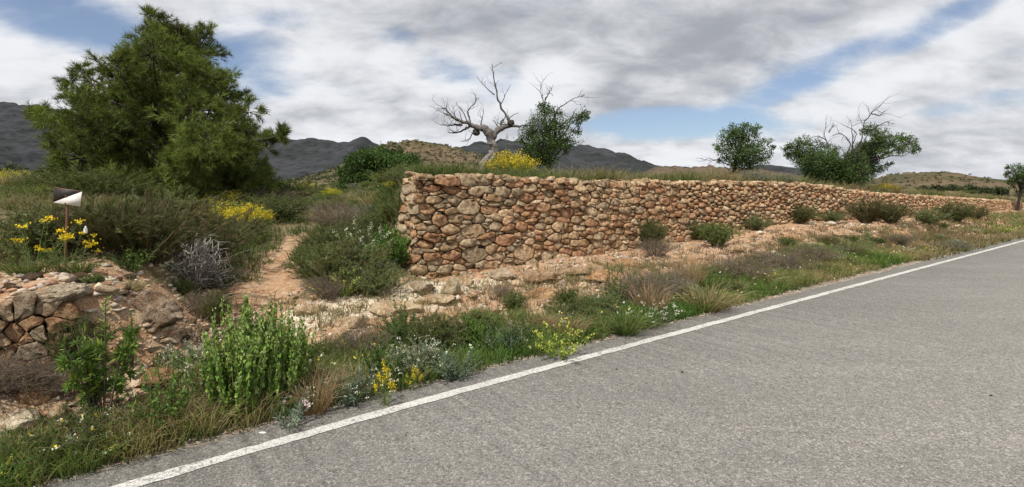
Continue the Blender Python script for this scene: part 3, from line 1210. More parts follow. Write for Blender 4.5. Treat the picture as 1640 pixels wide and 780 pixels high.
def rock_obj(name, label, cat, x, y, wpx, hpx, seed, col, sub=3, depth_k=.8, rz=0, sink=.35, group=None, mat='stone', rough=.22, P=None, lift=0):
    P = P if P is not None else hit(x, y)
    sc = P[1] / F
    v, t = boulder(seed, (wpx * .5 * sc, wpx * .5 * sc * depth_k, hpx * .5 * sc / (1 - sink * .5)), sub, rough)
    rs_ = np.random.RandomState(seed + 1)
    me = raw_mesh(name, v, t, shade_stone(v, np.asarray(col) * 1.2, rs_), MAT[mat], False)
    o = link(name, me, None, (P[0], P[1], P[2] + hpx * .5 * sc * (1 - sink) + lift))
    o.rotation_euler = (random.uniform(-.1, .1), random.uniform(-.1, .1), rz)
    return tag(o, label, cat, group)


grey, tan, orange, pale_c = (.36, .33, .27), (.42, .35, .26), (.42, .27, .17), (.55, .47, .37)
for a in [
    ('boulder', 'grey block-like boulder at the foot of the wall near its left end', 'rock', 677, 468, 46, 24, 1, grey, 4),
    ('boulder', 'pointed grey boulder at the foot of the wall, right of the block-like one', 'rock', 722, 473, 36, 30, 2, (.37, .34, .26), 4),
    ('boulder', 'small tan boulder at the very corner foot of the wall', 'rock', 640, 458, 26, 15, 3, tan, 3),
    ('rock_slab', 'overhanging grey slab below the wall, left one of the pair', 'rock', 806, 446, 56, 20, 4, (.38, .34, .28), 4),
    ('rock_slab', 'overhanging brown slab below the wall, right one of the pair', 'rock', 868, 453, 66, 24, 5, (.33, .25, .18), 4),
    ('rock', 'pale rock just under the left overhanging slab', 'rock', 826, 458, 26, 12, 6, pale_c, 3),
    ('rock', 'tan rock lying below the two boulders on the pale ledge', 'rock', 757, 478, 26, 10, 7, tan, 3),
    ('rock', 'flat stone right of the pointed boulder', 'rock', 750, 458, 26, 10, 8, tan, 3),
    ('rock_slab', 'long white slab low in the bank at the left edge', 'rock', 38, 683, 66, 24, 9, (.62, .58, .5), 4),
    ('rock', 'blocky tan rock right of the long white slab', 'rock', 92, 668, 40, 24, 10, tan, 3),
    ('rock', 'orange rock in the bank below the white slab', 'rock', 72, 705, 44, 26, 11, orange, 3),
    ('rock', 'tan rock under the grey shrubs at the left, beside the sapling', 'rock', 130, 622, 46, 24, 12, (.43, .34, .25), 3),
    ('rock', 'white stone behind the sapling in the dark shrub', 'rock', 150, 592, 26, 12, 13, (.66, .64, .6), 3),
    ('rock', 'white rock face showing left of the tall green plant', 'rock', 292, 600, 44, 20, 14, (.68, .64, .56), 4),
    ('rock', 'white stone standing behind the right side of the tall green plant', 'rock', 472, 548, 26, 36, 15, (.7, .66, .58), 4),
    ('rock', 'white roundish stone on the bank under the grass to the right', 'rock', 927, 520, 28, 10, 16, (.6, .56, .5), 3),
    ('rock', 'pale rock on the bank above the roundish white stone', 'rock', 935, 462, 20, 12, 17, pale_c, 3),
    ('rock', 'white stone on the orange bank far to the right', 'rock', 1216, 375, 18, 8, 18, (.62, .6, .56), 2),
    ('rock', 'flat pale rock on the right bank beneath the dark shrubs', 'rock', 1330, 361, 22, 9, 19, (.5, .48, .44), 2),
    ('rock', 'light rock just right of the white stone on the right bank', 'rock', 1302, 360, 16, 7, 20, (.52, .5, .45), 2),
    ('rock', 'small white stone low on the right bank', 'rock', 1399, 375, 10, 6, 21, (.62, .58, .52), 2),
    ('rock', 'small white rock on the slope near the middle of the right bank', 'rock', 1238, 408, 16, 8, 22, (.6, .56, .5), 2),
]:
    rock_obj(*a)

for q, (x, y, w_, h_, lab) in enumerate([
    (560, 520, 90, 12, 'low cream limestone ledge just right of the footpath end'), (640, 500, 110, 13, 'long cream ledge below the wall corner'),
    (700, 487, 90, 10, 'thin pale ledge under the boulders'), (600, 545, 80, 12, 'orange ledge in the bank face below the cream ledge'),
    (735, 520, 80, 12, 'orange-brown ledge above the round dark shrub'), (860, 478, 90, 14, 'brown ledge beneath the overhanging slabs'),
    (930, 437, 120, 9, 'long thin tan ledge at the wall foot right of the slabs'), (980, 448, 100, 10, 'second thin ledge under the long tan ledge'),
    (900, 505, 70, 12, 'orange ledge in the slope above the lime green plant'), (1010, 425, 90, 8, 'thin ledge at the wall foot before the first dark shrub'),
    (820, 535, 70, 14, 'crumbling orange ledge above the roadside verge'), (250, 610, 90, 16, 'orange layered ledge behind the sapling'),
    (235, 655, 80, 16, 'lower orange layered ledge right of the sapling stem'), (60, 640, 60, 14, 'tan ledge above the white slab at the left'),
    (500, 500, 60, 10, 'broken pale ledge at the right edge of the footpath'),
    (1110, 425, 70, 10, 'orange ledge on the bank under the second wall shrub'), (1180, 405, 70, 10, 'reddish ledge below the third wall shrub'), (1260, 385, 60, 9, 'thin orange ledge below the fourth wall shrub'), (1350, 378, 60, 9, 'orange ledge above the straw coloured tussock'), (1440, 378, 50, 8, 'orange ledge below the large dark olive bush'), (1070, 445, 70, 10, 'crumbly ledge left of the tall pale dry grass')]):
    rock_obj('rock_ledge', lab, 'rock', x, y, w_, h_ * 1.5, 400 + q, (.56, .47, .35) if q in (0, 1, 2, 14) else ((.44, .30, .19) if q % 2 else (.42, .33, .24)), 4, .6, math.atan2(UY, UX) + .1 * math.sin(q * 2.3), .9, None, 'rock', .4)

# outcrop: rough conglomerate mass beside the small retaining wall, with a slab lying on it
Pm = Vector((*xy_of(-2.50, 1.62), 0))
v, t = boulder(50, (.30, .20, .20), 5, .4, 9, strata=.5)
v = v * (1 + .16 * fbm(v[:, 0] * 18, v[:, 1] * 18, v[:, 2] * 18, o=3))[:, None]
o = link('rock_outcrop', raw_mesh('rock_outcrop', v, t, shade_stone(v, np.array((.40, .33, .27)), np.random.RandomState(1)), MAT['rock'], False), None, (Pm[0], Pm[1], .58))
o.rotation_euler = (0, .32, math.atan2(UY, UX))
tag(o, 'rough grey-brown conglomerate outcrop right of the small retaining wall', 'rock')
Ps = Vector((*xy_of(-3.12, 1.52), 0))
v, t = boulder(57, (.24, .18, .085), 5, .2, 6)
o = link('rock_slab', raw_mesh('rock_slab', v, t, shade_stone(v, np.array((.55, .50, .42)), np.random.RandomState(1)), MAT['rock'], False), None, (Ps[0], Ps[1], .83))
o.rotation_euler = (0, -.12, .5)
tag(o, 'pale grey slab capping the small retaining wall at the left', 'rock')

rs = np.random.RandomState(52)
for q in range(30):
    s_, d_ = rs.uniform(-3.0, -2.0), rs.uniform(1.15, 1.95)
    X, Y = xy_of(s_, d_ + float(road_edge(s_)))
    w_ = rs.uniform(.05, .13)
    v, t = boulder(600 + q, (w_, w_ * .7, w_ * rs.uniform(.3, .6)), 3, .2, 12)
    c = [(.50, .44, .36), (.44, .36, .28), (.56, .49, .40), (.45, .33, .23)][q % 4]
    o = link('rock', raw_mesh('rock', v, t, shade_stone(v, np.array(c), rs), MAT['stone'], False), None, (X, Y, gz(X, Y) + w_ * .12))
    o.rotation_euler = (rs.uniform(-.4, .4), rs.uniform(-.3, .3), rs.uniform(0, 6))
    tag(o, ('pale grey', 'tan', 'cream', 'brown')[q % 4] + ' angular rock ' + ('on top of' if d_ > 1.6 else 'at the foot of') + ' the rough outcrop, ' + ('left' if s_ < -2.65 else 'middle' if s_ < -2.35 else 'right') + ' part', 'rock', 'angular rocks of the left outcrop')

# countable loose stones on the bank and the ledge
rs = np.random.RandomState(44)
protos = []
for k in range(6):
    v, t = boulder(100 + k, (1, .75, .5), 2, .3, 6)
    c = [(.46, .36, .26), (.44, .30, .2), (.55, .48, .38), (.38, .33, .27), (.5, .41, .31), (.43, .27, .17)][k]
    protos.append(raw_mesh('loose_stone', v, t, shade_stone(v, np.array(c), rs), MAT['stone'], True))
cnt = 0
while cnt < 250:
    s_, d_ = rs.uniform(-3.3, 9), rs.uniform(.9, 3.5)
    if cnt < 60:
        s_, d_ = rs.uniform(-3.5, -1.9), rs.uniform(.85, 2.3)
    elif cnt > 150:
        s_, d_ = rs.uniform(5, 22), rs.uniform(1.6, 4.1)
    if d_ > wall_d(s_) - .2 and s_ > S0:
        continue
    X, Y = xy_of(s_, d_)
    if abs(X / Y) > 1 or Y < 2.6:
        continue
    r = rs.uniform(.035, .075) * (1 + .08 * Y / 5)
    o = link('loose_stone', protos[cnt % 6], None, (X, Y, gz(X, Y) + r * .15))
    o.scale = (r, r, r)
    o.rotation_euler = (rs.uniform(-.3, .3), rs.uniform(-.3, .3), rs.uniform(0, 6))
    if abs(path_off(s_, d_)) < .25 and d_ > 1.9:
        COL.objects.unlink(o)
        bpy.data.objects.remove(o)
        cnt += 1
        continue
    whr = ('on the bank face below the small retaining wall' if s_ < -2.75 else 'on the bank beside the rough outcrop' if s_ < -1.9 else 'near the lower end of the footpath' if s_ < -.8 else
           'on the cream ledge below the wall corner' if s_ < .8 else 'below the two grey boulders' if s_ < 2 else 'under the overhanging slabs' if s_ < 4 else 'on the orange slope in the middle' if s_ < 6.5 else 'on the bank below the first wall shrubs' if s_ < 12 else 'far along the right bank')
    tag(o, ('pale', 'tan', 'cream', 'grey', 'buff', 'orange')[cnt % 6] + ' loose stone ' + whr + (', nearer the road' if d_ < 1.6 else ', nearer the wall' if d_ > 2.6 else ''), 'stone', 'loose stones scattered on the bank')
    cnt += 1

# rubble: gravel and chips
acc = Acc()
v0, t0 = ICO[1]
n = 20000
s_ = np.concatenate([rs.uniform(-3.6, 6, n // 2 - 3000), rs.uniform(-3.8, -1.8, 3000), rs.uniform(3, 26, n - n // 2)])
d_ = rs.uniform(.15, 3.9, n)
d_[n // 2 - 3000:n // 2] = rs.uniform(.8, 2.4, 3000)
d_ = np.where(rs.rand(n) < .2, rs.uniform(.12, .5, n) , d_)
X, Y = xy_of(s_, d_ + road_edge(s_))
clus = fbm(X * 1.2, Y * 1.2 + 40, o=2)
keep = (np.abs(X / Y) < 1.05) & (Y > 2.3) & (clus + rs.uniform(-.4, .6, n) > 0)
X, Y, dk = X[keep], Y[keep], d_[keep]
n = len(X)
Z = ground(X, Y)
r = rs.uniform(.006, .03, n) ** 1.0 * np.where(dk < .5, .35, 1) * (1 + Y / 18)
st = v0[None] * (1 + .3 * rs.normal(size=(n, len(v0), 1)))
st = st * (r[:, None, None] * np.stack([rs.uniform(.7, 1.5, n), rs.uniform(.7, 1.4, n), rs.uniform(.35, .7, n)], -1)[:, None, :])
ang = rs.uniform(0, 6.28, n)
ca, sa = np.cos(ang)[:, None], np.sin(ang)[:, None]
W = np.stack([st[..., 0] * ca - st[..., 1] * sa + X[:, None], st[..., 0] * sa + st[..., 1] * ca + Y[:, None], st[..., 2] + Z[:, None] + r[:, None] * .1], -1)
cc = pick_cols([(.46, .34, .24), (.54, .45, .34), (.42, .25, .16), (.46, .36, .26), (.36, .3, .24), (.54, .46, .36)], n, rs, .2, .03)
T = (t0[None] + (np.arange(n) * len(v0))[:, None, None]).reshape(-1, 3)
acc.add(W.reshape(-1, 3), T, np.repeat(cc, len(v0), 0))
tag(link('rubble', acc.mesh('rubble', MAT['rubble'])), 'gravel and stone chips strewn over the bank', kind='stuff')


# ------------------------------------------------------------------ plants
def herb(seed, n=20, h=1.0, spread=.4, base=.12, leaf=(.06, .03), ln=30, l0=.25, cols=((.06, .09, .03),), stem=(.12, .1, .06), sr=.006, curve=.3, hvar=.35, droop=0.0,
         up=.5, flower=None, kind='leaf', twigs=0, amt=.3, lvl=0.0):
    """stems rising from one foot, each carrying leaves; unit height about 1. Returns dict of Acc"""
    rs_ = np.random.RandomState(seed)
    S, L, Fl = Acc(), Acc(), Acc()
    for k in range(n):
        a = rs_.uniform(0, 2 * pi)
        q = math.sqrt(rs_.rand())
        bx = np.array([math.cos(a), math.sin(a), 0]) * base * q
        hh = h * (1 - hvar * rs_.rand()) * (1 - .35 * q * q)
        tipv = np.array([math.cos(a + rs_.normal() * .3), math.sin(a + rs_.normal() * .3), 0]) * spread * q * rs_.uniform(.75, 1.15)
        top = bx + tipv + [0, 0, hh]
        mid = bx + tipv * (.5 - curve) + [0, 0, hh * .55]
        pts = curve3(bx, mid, top, 6)
        tube(S, pts, np.linspace(sr, sr * .35, 6), jit_cols(stem, 1, rs_)[0], 3)
        lines = [(pts, l0)]
        for _ in range(twigs):
            i = rs_.randint(2, 5)
            e = pts[i] + (rs_.normal(size=3) * [.5, .5, .3] + [0, 0, .35]) * spread * .45 + tipv * .15
            tw = curve3(pts[i], (pts[i] + e) / 2 + [0, 0, .02], e, 4)
            tube(S, tw, np.linspace(sr * .6, sr * .25, 4), jit_cols(stem, 1, rs_)[0], 3)
            lines.append((tw, .1))
        for pl, st in lines:
            m = max(3, int(ln * rs_.uniform(.7, 1.2)))
            u = st + (1 - st) * rs_.uniform(0, 1, m) ** .85
            idx = u * (len(pl) - 1)
            i0 = np.minimum(idx.astype(int), len(pl) - 2)
            f = (idx - i0)[:, None]
            P = pl[i0] * (1 - f) + pl[i0 + 1] * f
            tg = unit(pl[i0 + 1] - pl[i0])
            dr = unit(rs_.normal(size=(m, 3))) + tg * up + [0, 0, -droop]
            c = pick_cols(cols, m, rs_, amt)
            sz = rs_.uniform(.6, 1.15, m) * (1 - .45 * (u - st) / (1 - st + 1e-6))
            if kind == 'leaf':
                leaf_set(L, P, dr, leaf[0] * sz, leaf[1] * sz, c, rs_)
            else:
                needle_set(L, P, dr, leaf[0] * sz, leaf[1], c, rs_)
        if flower and rs_.rand() < flower.get('p', 1):
            m = flower['n']
            if flower['mode'] == 'spike':
                u = rs_.uniform(flower.get('from', .6), 1.02, m)[:, None]
                P = pts[-1] * u + pts[2] * (1 - u) + rs_.normal(size=(m, 3)) * flower['r']
            else:
                P = pts[-1] + rs_.normal(size=(m, 3)) * flower['r'] * [1, 1, .45]
            leaf_set(Fl, P, rs_.normal(size=(m, 3)) + [0, 0, .5], flower['s'], flower['s'] * .8, pick_cols(flower['cols'], m, rs_, .15), rs_)
    return dict(stems=S, leaves=L, flowers=Fl)


def tuft(seed, n=60, h=1.0, spread=.5, base=.1, w=.012, bend=.3, c0=((.07, .08, .03),), c1=((.12, .12, .05),), flower=None):
    rs_ = np.random.RandomState(seed)
    L, S, Fl = Acc(), Acc(), Acc()
    a = rs_.uniform(0, 2 * pi, n)
    q = np.sqrt(rs_.rand(n))
    bx = np.stack([np.cos(a), np.sin(a), 0 * a], -1) * (base * q)[:, None]
    dr = np.stack([np.cos(a) * spread * q, np.sin(a) * spread * q, np.ones(n)], -1) + rs_.normal(size=(n, 3)) * .08
    blade_set(L, bx, dr, h * rs_.uniform(.55, 1.1, n), w, bend * rs_.uniform(.2, 1.5, n), pick_cols(c0, n, rs_), pick_cols(c1, n, rs_), rs_)
    return dict(leaves=L, stems=S, flowers=Fl)


def tangle(seed, n=260, col=(.30, .27, .24)):
    """dry tumbleweed-like heap of curling twigs"""
    rs_ = np.random.RandomState(seed)
    S = Acc()
    for k in range(n):
        a, b = rs_.uniform(0, 2 * pi), math.sqrt(rs_.rand())
        r = .6
        p0 = np.array([math.cos(a) * .2 * b, math.sin(a) * .15 * b, 0])
        e = np.array([math.cos(a) * r * b, math.sin(a) * r * b, (1 - b ** 2.2) * rs_.uniform(.55, 1.0) + .02])
        m = (p0 + e) / 2 + rs_.normal(size=3) * .16 + [0, 0, .12]
        e2 = e + rs_.normal(size=3) * [.15, .15, .1]
        pts = np.concatenate([curve3(p0, m, e, 6), [(e + e2) / 2 + rs_.normal(size=3) * .03, e2]])
        tube(S, pts, np.linspace(.011, .004, 8), jit_cols(col, 1, rs_, .3)[0], 3)
    return dict(stems=S, leaves=Acc(), flowers=Acc())


PROTO = {}


def proto(key, parts, names=('stems', 'foliage', 'flowers'), leafmat='leaf'):
    out = []
    for k, nm, mt in (('stems', names[0], 'twig'), ('leaves', names[1], leafmat), ('flowers', names[2], 'petal')):
        if not parts[k].empty():
            out.append((nm, parts[k].mesh(nm, MAT[mt])))
    PROTO[key] = out


YEL = ((.72, .52, .02), (.62, .46, .03), (.55, .45, .04))
WHT = ((.75, .74, .68), (.6, .6, .52))
dk = ((.045, .072, .018), (.068, .098, .026), (.09, .115, .038))
ol = ((.11, .135, .045), (.15, .17, .06), (.085, .11, .034))
fresh = ((.085, .155, .028), (.13, .21, .042), (.06, .11, .022))
lime_c = ((.17, .22, .035), (.22, .27, .05), (.12, .17, .03))
gry = ((.16, .17, .12), (.20, .20, .15), (.12, .135, .085))
brn = ((.15, .11, .06), (.2, .15, .085), (.11, .085, .05))
prp = ((.17, .125, .08), (.21, .16, .10), (.13, .10, .06))
proto('dark_shrub', herb(1, 90, 1, .62, .16, (.085, .014), 60, .12, dk + brn[:1], brn[0], .006, .15, twigs=2, up=1.2), leafmat='leaf')
proto('dark_shrub2', herb(2, 110, .9, .8, .2, (.09, .012), 55, .1, dk + ol[:1], brn[0], .006, .1, twigs=2, up=1.4))
proto('brown_shrub', herb(3, 150, 1, .75, .18, (.12, .010), 50, .05, tuple(tuple(c * .62 for c in q) for q in ol + brn) + dk[:2], brn[0], .005, .05, up=2.2, twigs=1))
proto('olive_shrub', herb(4, 90, .95, .6, .16, (.075, .018), 60, .1, ol + fresh[2:], brn[0], .005, .12, twigs=2, up=1.0))
proto('olive_shrub2', herb(5, 70, .85, .75, .16, (.08, .02), 55, .1, ol + gry[2:], brn[0], .005, .12, twigs=2, up=.8))
proto('grey_shrub', herb(6, 80, .8, .7, .18, (.06, .014), 50, .15, gry, (.2, .17, .13), .005, .1, twigs=2, up=.9))
proto('purple_shrub', herb(7, 110, .85, .8, .2, (.05, .008), 30, .1, prp + gry[2:], (.17, .13, .11), .006, .12, twigs=3, up=1.2))
proto('pale_shrub', herb(8, 60, .8, .75, .2, (.07, .03), 50, .1, ((.13, .17, .09), (.18, .21, .13), (.22, .24, .17)), (.2, .18, .12), .005, .1, twigs=1, up=.5, flower=dict(n=5, mode='head', r=.03, s=.03, cols=WHT, p=.6)))
proto('fresh_shrub', herb(9, 60, .95, .5, .14, (.085, .032), 60, .1, fresh, (.12, .12, .05), .005, .12, twigs=2, up=.6))
proto('broom', herb(10, 120, .95, .65, .18, (.07, .012), 26, .1, lime_c + ol[:1], (.12, .15, .04), .005, .1, twigs=1, up=1.5, flower=dict(n=22, mode='spike', r=.045, s=.036, cols=YEL, p=.95)))
proto('broom2', herb(11, 120, .85, .75, .2, (.07, .012), 30, .1, lime_c + fresh[:1], (.12, .15, .04), .005, .1, twigs=1, up=1.5, flower=dict(n=12, mode='spike', r=.05, s=.034, cols=YEL + ((.4, .4, .06),), p=.8)))
proto('horehound', herb(12, 84, 1, .2, .28, (.062, .058), 80, .06, ((.12, .20, .035), (.19, .27, .06), (.07, .12, .022)), (.2, .22, .1), .008, .02, hvar=.4, up=.1, droop=.1, flower=dict(n=16, mode='spike', from_=.4, r=.012, s=.02, cols=((.30, .36, .14), (.36, .4, .2)))))
proto('horehound2', herb(13, 26, .9, .4, .3, (.08, .06), 44, .2, ((.11, .16, .07), (.15, .2, .10)), (.22, .22, .15), .006, .02, hvar=.5, up=.1, flower=dict(n=20, mode='spike', r=.015, s=.03, cols=((.34, .36, .25), (.5, .5, .38)))))
proto('yellow_herb', herb(14, 22, 1, .5, .15, (.09, .015), 30, .02, fresh[:1] + ol, (.12, .15, .05), .005, .1, hvar=.5, flower=dict(n=22, mode='head', r=.032, s=.034, cols=YEL, p=.6)))
proto('yellow_spike', herb(15, 14, 1, .25, .12, (.06, .02), 30, .02, fresh + lime_c[:1], (.15, .2, .05), .006, .05, hvar=.45, flower=dict(n=26, mode='spike', r=.022, s=.036, cols=YEL, p=.8)))
proto('sapling', herb(16, 9, 1, .26, .03, (.10, .019), 60, .42, fresh + lime_c[:1], (.10, .085, .06), .012, .18, hvar=.35, twigs=3, up=.7))
proto('herb_green', herb(17, 26, 1, .5, .14, (.13, .04), 30, .05, fresh + dk[2:], (.1, .13, .05), .006, .15, hvar=.5, up=.4))
proto('herb_upright', herb(18, 16, 1, .28, .1, (.10, .03), 60, .05, ((.06, .10, .025), (.085, .13, .035)), (.1, .12, .05), .007, .03, hvar=.5, up=.9))
proto('herb_bluegreen', herb(19, 34, .9, .65, .16, (.10, .035), 40, .05, ((.10, .14, .095), (.13, .17, .12), (.075, .11, .065)), (.16, .17, .12), .006, .12, hvar=.4, up=.5))
proto('herb_lime', herb(20, 20, 1, .75, .14, (.14, .045), 26, .1, lime_c, (.18, .2, .06), .006, .15, hvar=.4, up=.5, flower=dict(n=10, mode='spike', r=.02, s=.05, cols=((.45, .5, .12), (.55, .55, .12)))))
proto('white_herb', herb(21, 40, .8, .7, .2, (.07, .012), 26, .05, ol + gry, (.15, .16, .1), .004, .1, flower=dict(n=9, mode='head', r=.04, s=.03, cols=WHT, p=.8)))
proto('thistle', herb(22, 9, 1, .6, .12, (.17, .05), 24, .05, ((.16, .2, .15), (.2, .24, .18)), (.2, .2, .15), .008, .15, hvar=.5, up=.3, flower=dict(n=14, mode='head', r=.03, s=.05, cols=((.55, .42, .5), (.6, .55, .55)), p=.5)))
proto('dry_tuft', tuft(23, 240, 1, .55, .16, .012, .35, ((.20, .13, .07), (.24, .17, .09)), ((.36, .26, .16), (.28, .2, .12), (.32, .2, .13))), ('stems', 'blades', 'flowers'), 'grass')
proto('dry_tuft2', tuft(24, 200, 1, .8, .22, .014, .5, ((.13, .1, .05), (.2, .15, .07)), ((.34, .28, .17), (.28, .24, .12), (.2, .2, .08))), ('stems', 'blades', 'flowers'), 'grass')
proto('green_tuft', tuft(25, 200, 1, .7, .2, .016, .45, ((.05, .07, .02), (.08, .10, .03)), ((.13, .16, .05), (.10, .15, .04), (.2, .2, .08))), ('stems', 'blades', 'flowers'), 'grass')
proto('esparto', tuft(26, 420, 1, 1.15, .22, .010, .55, ((.10, .085, .04), (.06, .06, .025)), ((.19, .17, .09), (.12, .12, .05), (.25, .2, .12))), ('stems', 'blades', 'flowers'), 'grass')
proto('tumbleweed', tangle(27), ('twigs', 'f', 'f'))


def place(key, P, hm, label, cat, group=None, name=None, wide=1.0, rz=None):
    rt = thing(name or key, label, cat, (P[0], P[1], P[2] - .015), group)
    rt.scale = (hm * wide, hm * wide, hm)
    rt.rotation_euler = (0, 0, random.uniform(0, 6.28) if rz is None else rz)
    for nm, me in PROTO[key]:
        q = link(nm, me, rt)
        if nm == 'flowers':
            q['kind'] = 'stuff'
    return rt


def plant(key, x, y, hpx, label, cat='shrub', name='shrub', wide=1.0, Y=None, group=None, rz=None):
    P = on_ground(x, Y) if Y else hit(x, y)
    return place(key, P, hpx / F * P[1], label, cat, group, name, wide, rz)


